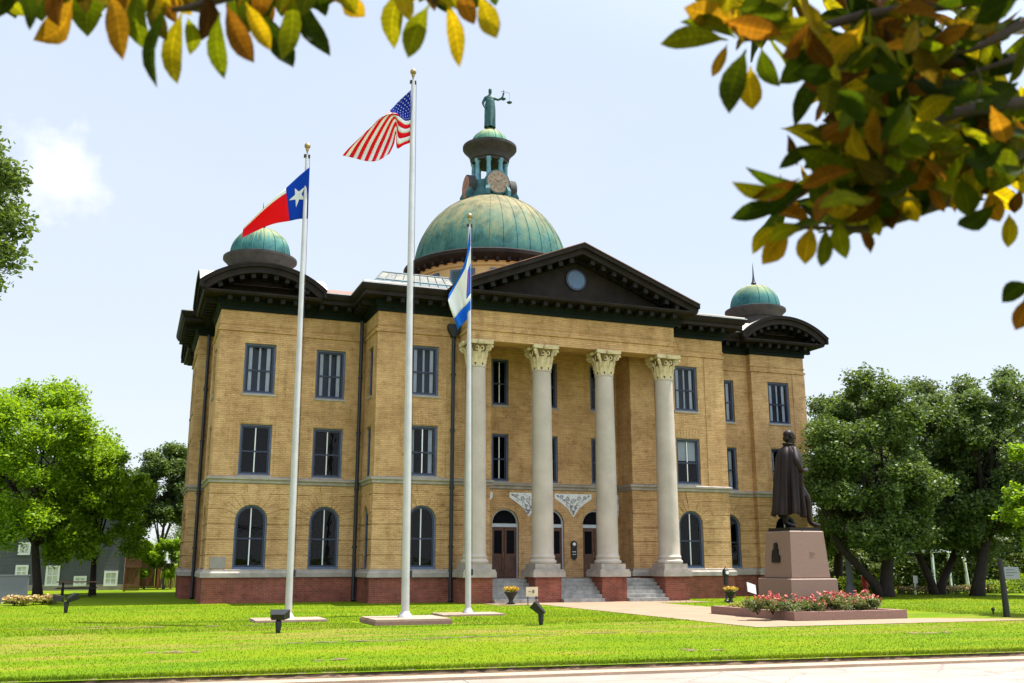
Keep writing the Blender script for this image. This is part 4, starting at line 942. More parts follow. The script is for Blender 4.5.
# ================================================================== FLAGPOLES AND FLAGS
def flagpole(label, base, top_px, r0, pad, slab):
    h = at(*top_px, 1); d = ray(*top_px); k = ((base-CAM).xy.dot(d.xy))/d.xy.length_squared; top = CAM.z+d.z*k
    t = thing('flagpole', label, 'flagpole', base, 'flagpoles on the courthouse lawn')
    x, y = base.x, base.y
    tp = CAM+d*k; tx, ty = tp.x-x, tp.y-y; lean = lambda z: (x+tx*z/top, y+ty*z/top, z)     # the poles stand a touch out of plumb
    hs_ = [.05, 4, 8, top*.72, top-.32]; m = MB(); m.tube([lean(z) for z in hs_], [r0, r0, r0*.86, r0*.72, r0*.52], 20); m.build('pole', 'pole_metal', t, auto=40)
    x, y = x+tx, y+ty
    bx_, by_ = base.x, base.y
    m = MB(); m.lathe([(r0*1.9,.02),(r0*1.8,.07),(r0*1.3,.13),(r0*1.02,.2)], (bx_,by_,slab), 20); m.build('base_collar', 'pole_metal', t, auto=40)
    m = MB(); m.lathe([(.012,-.30),(.03,-.2),(.06,-.13)]+[(.105*math.sin(a), -.105*math.cos(a)) for a in [.5+k*.3 for k in range(9)]]+[(.001,.105)], (x,y,top), 16); m.build('finial', 'gilt', t, auto=40)
    m = MB(); m.box(x-.10,y-.05,top-.42,x+.10,y+.05,top-.32); m.tube([(bx_+r0+.02,by_-.03,1.4),(x+r0*.6+.03,y-.03,top-.4)], .007, 4); m.box(bx_+r0-.01,by_-.05,1.3,bx_+r0+.05,by_,1.5); m.build('halyard', 'black_iron', t)
    m = MB(); a, b_ = pad; x, y = bx_, by_; m.box(x-a, y-b_, -.1, x+a, y+b_, slab+.02); m.build('base_slab', 'concrete_pad', t)
    m = MB(); m.box(x-a-.03, y-b_-.03, -.1, x+a+.03, y+b_+.03, slab-.03); m.build('slab_edge', 'kerb_granite', t)
    return t, top
pL = ground_at(288, 621); pM = ground_at(405, 623); pR = ground_at(468, 615)
fpL, tL = flagpole('left flagpole flying the blue, white and red lone star flag', pL, (307.5, 146), .105, (1.05, .75), .05)
fpM, tM = flagpole('tallest flagpole, in the middle, flying the striped flag', pM, (413.3, 72), .12, (1.10, 1.0), .14)
fpR, tR = flagpole('right flagpole, shortest, with the limp white and blue flag', pR, (469.5, 216), .10, (1.08, .7), .04)
def flag_mesh(rows, depth, bulge, nu, nv, color):
    """rows: list over v of polylines of pixel points from hoist to fly; bulge(u,v) gives depth offset in metres"""
    def interp(line, u):
        n = len(line)-1; k = min(int(u*n), n-1); f = u*n-k
        p = [Vector((*line[max(0,min(n,k+o))], 0)) for o in (-1,0,1,2)]
        return .5*((2*p[1])+(-p[0]+p[2])*f+(2*p[0]-5*p[1]+4*p[2]-p[3])*f*f+(-p[0]+3*p[1]-3*p[2]+p[3])*f**3)
    P = []
    for i in range(nu+1):
        u = i/nu; ctr = [interp(l, u) for l in rows]; row = []
        for j in range(nv+1):
            v = j/nv; q = interp([(c.x, c.y) for c in ctr], v)
            row.append(at(q.x, q.y, depth+bulge(u, v)))
        P.append(row)
    return P
def build_flag(name, label, cat, rows, depth, bulge, nu, nv, mats, color, extra=None):
    P = flag_mesh(rows, depth, bulge, nu, nv, color)
    t = thing(name, label, cat, P[0][nv//2], 'flags flying from the poles')
    byc = {}
    for i in range(nu):
        for j in range(nv):
            byc.setdefault(color((i+.5)/nu, (j+.5)/nv), []).append((P[i][j], P[i][j+1], P[i+1][j+1], P[i+1][j]))
    for (part, mt), qs in byc.items():
        m = MB()
        for q in qs: m.quad(*q)
        o = m.build(part, mt, t)
        bm = bmesh.new(); bm.from_mesh(o.data); bmesh.ops.remove_doubles(bm, verts=bm.verts, dist=1e-5); bm.to_mesh(o.data); bm.free()
        o.data.polygons.foreach_set('use_smooth', [True]*len(o.data.polygons))
        so = o.modifiers.new('cloth_thickness', 'SOLIDIFY'); so.thickness = .006; so.offset = 0
    def surf(u, v):
        a, b_ = u*nu, v*nv; i, j = min(int(a), nu-1), min(int(b_), nv-1); f, g_ = a-i, b_-j
        return (P[i][j]*(1-f)+P[i+1][j]*f)*(1-g_)+(P[i][j+1]*(1-f)+P[i+1][j+1]*f)*g_
    return t, surf
def star_on(surf, uc, vc, ru, rv, rot=0):
    m = MB(); pts = [(uc, vc)]+[(uc+(ru if k % 2 == 0 else ru*.4)*math.sin(PI*k/5+rot), vc-(rv if k % 2 == 0 else rv*.4)*math.cos(PI*k/5+rot)) for k in range(10)]
    for off in (-.02, .02):
        m.add([surf(u, v)-CF*off for u, v in pts], [(0, k+1, (k+1) % 10+1) for k in range(10)])
    return m
# lone star flag
dL = depth_of((pL.x, pL.y, 13.5))
wav = lambda u, v: .22*math.sin(u*7+v*2.2)*u
t, sf = build_flag('lone_star_flag', 'red, white and blue flag with one white star streaming left', 'flag',
    [[(309.8,167),(299,176),(286,188),(268,204),(243.5,228)], [(309,183),(299,188),(286.4,194),(268,207),(243,230)], [(308.5,200),(299,202),(288,207),(269,214),(242.6,233)], [(308,218.5),(299,219),(289.4,221),(270,225),(242.3,237.5)]],
    dL, wav, 40, 24, None, lambda u, v: ('blue_field', 'flag_blue') if u < .5 else (('white_stripe', 'flag_white') if v < .30 else ('red_stripe', 'flag_red')))
star_on(sf, .27, .52, .20, .24, .35).build('star', 'flag_white', t)
# striped flag
dM = depth_of((pM.x, pM.y, 15.5))
def usa(u, v):
    if u < .36 and v < .54: return ('canton', 'flag_navy')
    return ('red_stripe', 'flag_red') if int(v*13) % 2 == 0 else ('white_stripe', 'flag_white')
t, sf = build_flag('striped_flag', 'red and white striped flag with blue canton on the tallest pole', 'flag',
    [[(410.8,90),(399,101),(387.5,113),(366,132),(350,147),(342.5,155.5)], [(410.7,104),(400,110),(389,113.5),(377,121),(363,141),(354,158)], [(410.7,118),(405,119),(397,114.5),(389,117),(375,141),(366,161)], [(410.8,130),(405,132),(399,130),(395,121),(386,142),(378,160.5)], [(411,142.5),(404,145),(397,148),(396,134),(394,144),(389.5,153.5)]],
    dM, lambda u, v: .22*math.sin(u*8+v*3)*(.2+u), 52, 39, None, usa)
m = MB()
for r_ in range(9):
    for c_ in range(6 if r_ % 2 == 0 else 5):
        s_ = star_on(sf, .03+.055*(c_+(.5 if r_ % 2 else 0)), .035+.058*r_, .011, .018); m.add(s_.v, s_.f)
m.build('stars', 'flag_white', t)['kind'] = 'stuff'
# limp white and blue flag
dR = depth_of((pR.x, pR.y, 10.5))
def county(u, v):
    if v < .27 or v > .80: return ('border', 'flag_azure')
    if u < .24 and .42 < v < .72: return ('panel', 'flag_azure')
    return ('white_field', 'flag_white')
t, sf = build_flag('bordered_flag', 'white flag with blue borders hanging limp on the shortest pole', 'flag',
    [[(470.3,228),(468.5,240),(466.5,256),(459,276),(449,294)], [(470.5,245),(468,256),(465,268),(457,283),(448.2,299)], [(470.6,270),(467,278),(463.5,286),(456.5,296),(449.5,306)], [(470.6,295),(466,301),(462,305),(457,311),(453,316)], [(470.6,313),(467,319),(463.5,323),(460.5,326.5),(458,330)]],
    dR, lambda u, v: .16*math.sin(u*9+v*4)*(.25+u), 30, 30, None, county)
m = MB(); 
for off in (-.025,.025): m.add([sf(u, v)-CF*off for u, v in ((.16,.46),(.20,.46),(.20,.68),(.16,.68))], [(0,1,2,3)])
m.build('emblem', 'flag_red', t)

# ================================================================== STATUE, PEDESTAL, ROSE BED
bx0, bx1, by0, by1 = 15.8, 20.05, -19.5, -14.85
bed = thing('bed_edging', 'low square red granite edging round the rose bed', 'bed edging', (17.9,-17.2,0))
m = MB(); w = .28
m.box(bx0,by0,-.1,bx1,by0+w,.27); m.box(bx0,by1-w,-.1,bx1,by1,.27); m.box(bx0,by0+w,-.1,bx0+w,by1-w,.27); m.box(bx1-w,by0+w,-.1,bx1,by1-w,.27); m.build('edging', 'kerb_granite', bed)
m = MB(); m.quad((bx0+w,by0+w,.2),(bx1-w,by0+w,.2),(bx1-w,by1-w,.2),(bx0+w,by1-w,.2)); m.build('soil', 'soil', bed)
PX, PY = 17.72, -17.15
ped_t = thing('statue_pedestal', 'stepped red granite pedestal carrying the caped bronze statue', 'pedestal', (PX,PY,.2))
def bevel_box(m, x, y, z0, z1, a0, a1, bv=.03):
    m.prism([], None, 0, 0) if False else None
    pr = [(a0-bv, z0),(a0, z0+bv),(a1, z1-bv),(a1-bv, z1)]
    sq = lambda a: [(-a,-a),(a,-a),(a,a),(-a,a)]
    vs = []; 
    for a, z in pr: vs += [(x+u, y+v, z) for u, v in sq(a)]
    fs = [(0,3,2,1), tuple(12+k for k in range(4))]
    for k in range(3):
        for i in range(4): fs.append((k*4+i, k*4+(i+1)%4, k*4+4+(i+1)%4, k*4+4+i))
    m.add(vs, fs)
m = MB(); bevel_box(m, PX, PY, .18, 1.22, .92, .90); m.build('plinth', 'granite', ped_t)
m = MB(); bevel_box(m, PX, PY, 1.22, 2.74, .75, .66); m.build('die', 'granite', ped_t)
m = MB()      # small bronze relief on the left face: a seated profile
px_ = PX-.715
poly = [(-.20,1.72),(.22,1.72),(.22,1.92),(.12,2.02),(.13,2.16),(.07,2.20),(.09,2.30),(.03,2.37),(-.06,2.36),(-.10,2.28),(-.08,2.19),(-.16,2.12),(-.20,1.95)]
m.prism(poly, lambda u, v, t: (px_+t+(v-1.7)*.06, PY+.08-u, v), -.06, .03); m.build('relief', 'bronze_dark', ped_t, recalc=True)
m = MB(); m.box(PX+.05,PY-.72,2.0,PX+.22,PY-.68,2.06); m.build('inscription', 'granite', ped_t)
st = thing('statue', 'bronze statue of a man in a long cape facing away, on the granite pedestal', 'statue', (PX,PY,2.74))
m = MB(); m.box(PX-.60,PY-.60,2.74,PX+.60,PY+.60,2.85); m.build('base_plate', 'bronze_dark', st)
SC = 1.80; HEAD = math.radians(-96)      # heading of the figure: towards +x, turned a little to the street
XF = Matrix.Translation((0,0,.11)) @ Matrix.Rotation(HEAD, 4, 'Z') @ Matrix.Scale(SC, 4)
# local: x right, y forward, z up (1.8 m man)
J = [(0,0,.96,(.15,.115)),(0,.0,1.10,(.145,.11)),(0,.01,1.28,(.175,.125)),(0,-.01,1.44,(.17,.105)),(0,.0,1.54,.062),(0,.02,1.60,.068),(0,.03,1.68,(.082,.098)),(0,.03,1.76,(.078,.092)),(0,.03,1.80,.05),
     (.20,0,1.42,.078),(.34,-.06,1.20,.064),(.35,.02,1.03,.05),(.24,.19,1.04,.045),(.17,.235,1.06,.036),          # right arm, hand at the hip
     (-.20,0,1.42,.078),(-.29,.0,1.16,.062),(-.25,.18,1.02,.05),(-.19,.30,1.0,.036),                              # left arm
     (.10,.02,.88,.105),(.13,.24,.52,.078),(.135,.24,.30,.058),(.14,.26,.09,.048),(.145,.40,.045,.042),(.145,.47,.035,.03),   # right leg forward
     (-.09,0,.88,.105),(-.10,-.03,.50,.078),(-.10,-.08,.28,.06),(-.10,-.12,.09,.05),(-.105,.02,.045,.043),(-.105,.10,.035,.03)]
E_ = [(0,1),(1,2),(2,3),(3,4),(4,5),(5,6),(6,7),(7,8),(3,9),(9,10),(10,11),(11,12),(12,13),(3,14),(14,15),(15,16),(16,17),(0,18),(18,19),(19,20),(20,21),(21,22),(22,23),(0,24),(24,25),(25,26),(26,27),(27,28),(28,29)]
# five fingers on each hand
def fingers(J, E_, wrist, fwd, side, up, s=1):
    w = Vector(J[wrist][:3]); f, s_, u_ = Vector(fwd).normalized(), Vector(side).normalized(), Vector(up).normalized()
    for k, (o, L) in enumerate(((-.026,.062),(-.009,.07),(.009,.066),(.026,.052))):
        a = w+f*.03+s_*o; b_ = a+f*L*.55-u_*.012; c = b_+f*L*.3-u_*.03
        n = len(J); J += [(*a,.012),(*b_,.010),(*c,.009)]; E_ += [(wrist,n),(n,n+1),(n+1,n+2)]
    a = w+s_*.035+f*.0; b_ = a+f*.035+s_*.02; n = len(J); J += [(*a,.013),(*b_,.011)]; E_ += [(wrist,n),(n,n+1)]
fingers(J, E_, 13, (-.7,.5,0), (0,0,1), (0,1,0)); fingers(J, E_, 17, (.2,.9,-.5), (1,0,0), (0,.3,1))
body = skin_body('figure', J, E_, 'bronze', st, sub=2, xf=XF)
def local_mesh(name, rows, mat_, thick, parent):
    m = MB(); m.grid([[XF @ Vector(p) for p in r] for r in rows]); o = m.build(name, mat_, parent, smooth=True, world=False)
    so = o.modifiers.new('cloth', 'SOLIDIFY'); so.thickness = thick; so.offset = 0; su = o.modifiers.new('smooth', 'SUBSURF'); su.levels = su.render_levels = 1
    return o
# cape: hangs from the shoulders, open in front, deep folds
rows = []
for k in range(15):
    f = k/14; z = 1.53-1.30*f; row = []
    span = math.radians(128-18*f); rx = (.08+.175*min(1,(f/.10))**.6)+.10*f if f < .99 else .35; ry = .09+.11*min(1,f/.1)+.10*f
    for j in range(57):
        t_ = -span+2*span*j/56
        fold = (.018+.034*f)*math.sin(t_*8.5+.5*math.sin(3*f))+(.012+.03*f)*math.sin(t_*17+1.3+f*1.5)*min(1, f*2.2)
        bulge = .075*math.exp(-((abs(t_)-1.75)/.35)**2)*math.exp(-((f-.30)/.22)**2)*(1 if t_ < 0 else .3)
        r_ = 1+fold*2.4
        x = -math.sin(t_)*(rx+bulge)*r_; y = -math.cos(t_)*ry*r_-.015-.05*f
        row.append((x, y, z+.02*math.sin(t_*5+2)*f-(.0 if abs(t_) < 1.2 else .06*(abs(t_)-1.2)*f)))
    rows.append(row)
local_mesh('cape', rows, 'bronze', .018, st)
rows = []     # cape collar
for k in range(4):
    rows.append([((.085+.012*k)*math.sin(a), (.085+.014*k)*-math.cos(a)-.0, 1.50+.028*k-.012*abs(a)) for a in [-2.3+4.6*j/20 for j in range(21)]])
local_mesh('collar', rows, 'bronze', .012, st)
rows = []     # frock coat skirts
for k in range(8):
    f = k/7; z = 1.10-.52*f
    rows.append([((.155+.09*f)*math.sin(a)*(1+.05*math.sin(a*9)*f), (.125+.11*f)*math.cos(a)*(1+.05*math.cos(a*7)*f)+.03*f, z) for a in [-2.9+5.8*j/40 for j in range(41)]])
local_mesh('coat', rows, 'bronze', .014, st)
# head: hair, nose, brow, ears
m = MB()
def ell(m, c, r, n=14, zmin=-2):
    o = len(m.v); rows = []
    for k in range(n//2+1):
        th = PI*k/(n//2); rows.append([XF @ Vector((c[0]+r[0]*math.sin(th)*math.cos(2*PI*j/n), c[1]+r[1]*math.sin(th)*math.sin(2*PI*j/n), c[2]+r[2]*math.cos(th))) for j in range(n+1)])
    m.grid(rows)
ell(m, (0,.005,1.745), (.094,.108,.090)); ell(m, (0,-.05,1.67), (.078,.055,.07)); m.build('hair', 'bronze', st, smooth=True, world=False)
m = MB(); ell(m, (0,.135,1.685), (.015,.022,.026), 8); ell(m, (.09,.02,1.69), (.012,.022,.032), 8); ell(m, (-.09,.02,1.69), (.012,.022,.032), 8); ell(m, (0,.115,1.725), (.06,.022,.014), 8); ell(m, (0,.11,1.64), (.028,.02,.012), 8); ell(m, (0,.10,1.60), (.035,.03,.024), 8)
m.build('face', 'bronze', st, smooth=True, world=False)

# ---- figure of Justice on the lantern
ju = thing('justice_statue', 'green copper robed figure holding out scales on top of the dome', 'statue', (DX,DY,27.87))
XF = Matrix.Rotation(math.radians(-12), 4, 'Z') @ Matrix.Scale(-1.0, 4, Vector((0,1,0))) @ Matrix.Scale(1.36, 4)     # facing the street
XF = Matrix.Rotation(math.radians(168), 4, 'Z') @ Matrix.Scale(1.5, 4)
J = [(0,0,.95,(.16,.12)),(0,.0,1.10,(.14,.105)),(0,.01,1.28,(.165,.12)),(0,0,1.43,(.15,.1)),(0,0,1.54,.058),(0,.01,1.61,.066),(0,.02,1.69,(.082,.095)),(0,.02,1.77,(.078,.09)),(0,.01,1.83,.06),
     (-.19,0,1.41,.072),(-.36,.04,1.33,.055),(-.50,.08,1.42,.045),(-.56,.10,1.58,.036),
     (.19,0,1.41,.072),(.30,-.02,1.18,.058),(.25,.10,.98,.046),(.22,.14,.92,.036),
     (.09,.02,.86,.12),(.10,.07,.48,.105),(.10,.06,.10,.075),(.10,.17,.04,.04),(-.09,0,.86,.12),(-.10,-.02,.48,.11),(-.10,-.02,.10,.08),(-.10,.10,.04,.04)]
E_ = [(0,1),(1,2),(2,3),(3,4),(4,5),(5,6),(6,7),(7,8),(3,9),(9,10),(10,11),(11,12),(3,13),(13,14),(14,15),(15,16),(0,17),(17,18),(18,19),(19,20),(0,21),(21,22),(22,23),(23,24)]
fingers(J, E_, 12, (0,.1,1), (1,0,0), (0,1,0)); fingers(J, E_, 16, (0,.6,-1), (1,0,0), (0,1,0))
skin_body('figure', J, E_, 'verdigris', ju, sub=1, xf=XF)
rows = []
for k in range(10):
    f = k/9; z = 1.32-1.27*f
    rows.append([((.175+.07*f+.02*math.sin(f*5))*math.sin(a)*(1+.09*math.sin(a*8)*f), (.13+.09*f)*math.cos(a)*(1+.09*math.cos(a*7)*f)+.02, z) for a in [2*PI*j/48 for j in range(49)]])
local_mesh('robe', rows, 'verdigris', .012, ju)
m = MB(); L = lambda *p: XF @ Vector(p)
hx, hy, hz = -.56, .11, 1.66
m.tube([L(hx,hy,hz),L(hx,hy,hz+.10)], .02, 6); m.tube([L(hx-.24,hy,hz-.02),L(hx,hy,hz+.04),L(hx+.12,hy,hz+.01)], .016, 6)
m.tube([L(hx-.24,hy,hz-.02),L(hx-.24,hy,hz-.44)], .008, 4); m.tube([L(hx+.02,hy,hz),L(hx+.02,hy,hz-.3)], .008, 4)
m.build('scale_beam', 'verdigris', ju, world=False)
for sx, zz in ((-.24,-.50),(.02,-.36)):
    m = MB(); vs = []
    rows = [[L(hx+sx+r*math.cos(2*PI*j/12), hy+r*math.sin(2*PI*j/12), hz+zz+dz) for j in range(13)] for r, dz in ((.001,0),(.07,.015),(.11,.05),(.115,.065))]
    m.grid(rows); m.build('scale_pan', 'verdigris', ju, world=False)
m = MB(); m.tube([L(.23,.17,.98),L(.24,.30,.2)], [.02,.012], 6); m.tube([L(.15,.17,.92),L(.31,.17,.92)], .014, 5); m.build('sword', 'verdigris', ju, world=False)

# ---- rose bushes and low plants in the bed
def leaf_cloud(n, c, r, size, jitter=1.0, shell=.0, aspect=.6, droop=0):
    """n leaf faces scattered in an ellipsoid"""
    d = rg.normal(size=(n,3)); d /= np.linalg.norm(d, axis=1)[:,None]; rad = rg.uniform(shell, 1, n)**(1/2.2)
    P = np.array(c)+d*rad[:,None]*np.array(r)
    return leaves_at(P, size, aspect)
def leaves_at(P, size, aspect=.6, out=None):
    n = len(P); a = rg.normal(size=(n,3)); a[:,2] *= .6; a /= np.linalg.norm(a, axis=1)[:,None]
    up = rg.normal(0, .55, size=(n,3)); up[:,2] += .9; b = np.cross(a, up); b /= (np.linalg.norm(b, axis=1)[:,None]+1e-9)
    s = size*rg.uniform(.6, 1.35, n)[:,None]
    V = np.empty((n,4,3)); V[:,0] = P-a*s*.5; V[:,1] = P+b*s*aspect*.5+a*s*.05; V[:,2] = P+a*s*.5; V[:,3] = P-b*s*aspect*.5+a*s*.05
    return V.reshape(-1,3)
def leafmesh(name, V, mat_, parent): return mesh_np(name, V, np.arange(len(V)).reshape(-1,4), mat_, parent)
def bush(name, label, cat, group, base, rx, rz, nleaf, lsize, lmat, bloom=None, nb=0, bsize=.08, stems=5, seed=0):
    t = thing(name, label, cat, base, group)
    m = MB()
    for k in range(stems):
        a = 2*PI*k/stems+seed; m.tube([(base[0],base[1],base[2]-.03),(base[0]+rx*.35*math.cos(a),base[1]+rx*.35*math.sin(a),base[2]+rz*.9),(base[0]+rx*.6*math.cos(a),base[1]+rx*.6*math.sin(a),base[2]+rz*1.5)], [.012,.010,.006], 5)
    m.build('stem', 'twig_bark', t)
    V = []; cl = [(base[0]+rg.normal(0,.4)*rx, base[1]+rg.normal(0,.4)*rx, base[2]+rz*rg.uniform(.55,1.55)) for _ in range(9)]
    for c in cl: V.append(leaf_cloud(nleaf//9, c, (rx*.55,rx*.55,rz*.5), lsize))
    leafmesh('foliage', np.concatenate(V), lmat, t)
    if bloom:
        V = []
        for _ in range(nb):
            c = cl[rg.integers(0,9)]; c = (c[0]+rg.normal(0,.4)*rx*.7, c[1]+rg.normal(0,.4)*rx*.7, base[2]+rz*rg.uniform(1.15,2.15)); V.append(leaf_cloud(7, c, (bsize*.5,)*3, bsize, aspect=.9))
        leafmesh('blooms', np.concatenate(V), bloom, t)['kind'] = 'stuff'
    return t
def gy(px, y): return at_y(px, 600, y)
rose_pos = [(757,-18.7),(772,-18.85),(790,-18.9),(806,-18.9),(833,-18.85),(846,-18.8),(858,-18.6),(868,-17.9),(878,-17.0),(874,-18.85)]
where = ['leftmost of the flowering rose bushes in the granite bed','rose bush with deep red blooms left of the pedestal corner','rose bush in front of the pedestal, below the caped statue','rose bush in front of the pedestal, just left of the bare gap','first rose bush right of the bare gap in the bed','rose bush in front of the pedestal\'s right corner','rose bush just past the right side of the pedestal','rose bush well right of the pedestal, before the rightmost pair','rightmost rose bush, set back beside the dark oak trunk','rose bush in the front right corner of the granite bed']
for k, (px, y) in enumerate(rose_pos):
    p = gy(px, y); x = min(p.x, 19.6)
    bush('rose_bush', where[k], 'rose bush', 'rose bushes round the pedestal', (x, y, .2), .40+.05*(k % 3), .235+.03*((k*2) % 3), 1300, .075, 'leaf_rose', 'rose_bloom', 22 if k not in (2,) else 16, .08, seed=k)
low = ['low yellow-green plant at the far left of the rose bed','second low yellow-green plant from the left in the bed','low green plant between the yellow ones and the first roses']
for k, (px, y) in enumerate(((716,-15.6),(730,-16.6),(742,-17.6))):
    p = gy(px, y); x = max(p.x, 16.25)
    bush('low_plant', low[k], 'plant', 'low plants in the rose bed', (x, y, .2), .34, .13, 420, .06, 'leaf_gold' if k < 2 else 'leaf_lime', None, seed=k)

# ================================================================== SMALL THINGS ON THE LAWN
def planter(label, base, s=1.0):
    t = thing('flower_urn', label, 'planter', base, 'flower urns by the steps'); c = base
    m = MB(); m.lathe([(.20*s,0),(.22*s,.05*s),(.12*s,.10*s),(.10*s,.2*s),(.2*s,.38*s),(.30*s,.52*s),(.34*s,.56*s),(.34*s,.60*s),(.28*s,.6*s)], c, 20); m.build('urn', 'urn_dark', t, auto=35)
    leafmesh('foliage', leaf_cloud(260, (c[0],c[1],c[2]+.66*s), (.34*s,.34*s,.14*s), .09*s), 'leaf_gold', t)
    leafmesh('blooms', leaf_cloud(420, (c[0],c[1],c[2]+.74*s), (.42*s,.42*s,.14*s), .08*s, aspect=.9), 'yellow_bloom', t)['kind'] = 'stuff'
p = at_y(511, 604, -5.3); planter('yellow flower urn before the left gap of the portico steps', (p.x, p.y, 0), .86)
p = at_y(731, 604, -6.9); planter('yellow flower urn at the foot of the small black post by the granite bed', (p.x, p.y, 0), .80)
p = at_y(727, 604, -6.2)
t = thing('garden_lamp', 'small black lamp post with round white face beside the right flower urn', 'lamp post', (p.x,p.y,0))
m = MB(); m.lathe([(.12,0),(.12,.06),(.06,.12),(.04,.2),(.04,.75),(.07,.8)], (p.x,p.y,0), 12); m.box(p.x-.075,p.y-.075,.75,p.x+.075,p.y+.075,1.12); m.lathe([(.12,1.12),(.145,1.2),(.145,1.34),(.11,1.42),(.02,1.48),(.015,1.55)], (p.x,p.y,0), 14); m.build('post', 'black_iron', t, auto=40)
m = MB(); m.prism([(p.x+.08*math.cos(k*PI/8), 1.275+.08*math.sin(k*PI/8)) for k in range(16)], fy, p.y-.165, p.y-.10); m.build('face', 'white_paint', t, recalc=True)
p = at_y(752, 600, -5.4)
t = thing('small_sign', 'small white tilted placard on the grass left of the granite pedestal', 'sign', (p.x,p.y,0))
m = MB(); m.obox((p.x,p.y,.56), (.23,0,-.07), (0,.02,0), (.05,.10,.21)); m.build('board', 'dull_white', t)
m = MB(); m.tube([(p.x-.12,p.y+.03,0),(p.x-.12,p.y+.03,.5)], .018, 6); m.tube([(p.x+.14,p.y+.03,0),(p.x+.14,p.y+.03,.5)], .018, 6); m.build('stake', 'black_iron', t)
p = at_y(532, 604, -6.6)
t = thing('path_sign', 'tan rectangular notice board on a thin stake before the portico steps', 'sign', (p.x,p.y,0))
m = MB(); m.box(p.x-.26,p.y-.015,.36,p.x+.26,p.y+.015,.74); m.build('board', 'sign_tan', t)
m = MB(); m.box(p.x+.0,p.y-.021,.5,p.x+.10,p.y-.016,.62); m.box(p.x-.16,p.y-.021,.55,p.x-.06,p.y-.016,.58); m.build('marking', 'sign_ink', t)
m = MB(); m.tube([(p.x-.18,p.y,0),(p.x-.18,p.y,.4)], .02, 6); m.tube([(p.x+.18,p.y,0),(p.x+.18,p.y,.4)], .02, 6); m.build('stake', 'black_iron', t)
def flood(label, base, heads, h=.55):
    t = thing('floodlight', label, 'floodlight', base, 'black floodlights on the lawn'); x, y, _ = base
    m = MB(); m.lathe([(.05,-.05),(.055,.0),(.085,h*.6),(.06,h*.75),(.03,h*.8)], (x,y,0), 10); m.build('stake', 'black_iron', t, auto=40)
    for (az, el, ox, L) in heads:
        d = Vector((math.cos(az)*math.cos(el), math.sin(az)*math.cos(el), math.sin(el))); c = Vector((x+ox, y, h))
        s_ = d.cross(Vector((0,0,1))).normalized(); u = s_.cross(d)
        m = MB(); a = c-d*L*.45; b_ = c+d*L*.55
        m.tube([Vector((x,y,h*.7)), c-d*.02-u*.06], .03, 6)
        ra = [a+s_*.16*i+u*.07*j for i, j in ((-1,-1),(1,-1),(1,1),(-1,1))]; rb = [b_+s_*.25*i+u*.11*j for i, j in ((-1,-1),(1,-1),(1,1),(-1,1))]
        m.add(ra+rb, [(3,2,1,0),(0,1,5,4),(1,2,6,5),(2,3,7,6),(3,0,4,7)])
        hd = m.build('lamp_head', 'black_iron', t)
        m = MB(); q = [b_-d*.015+s_*.23*i+u*.09*j for i, j in ((-1,-1),(1,-1),(1,1),(-1,1))]; m.quad(*q); m.build('lens', 'sign_grey', hd)
p = ground_at(65.5, 613); flood('two-headed black floodlight near the flower bed at the left edge', (p.x,p.y,0), [(PI, .05, -.24, .36), (.3, .45, .16, .34)], .5)
p = ground_at(278, 633); flood('black floodlight at the foot of the left flagpole', (p.x,p.y,0), [(1.25, .25, 0, .30)], .42)
p = ground_at(541, 625); flood('black floodlight tilted up beside the portico walk', (p.x,p.y,0), [(2.6, .75, -.06, .40)], .42)
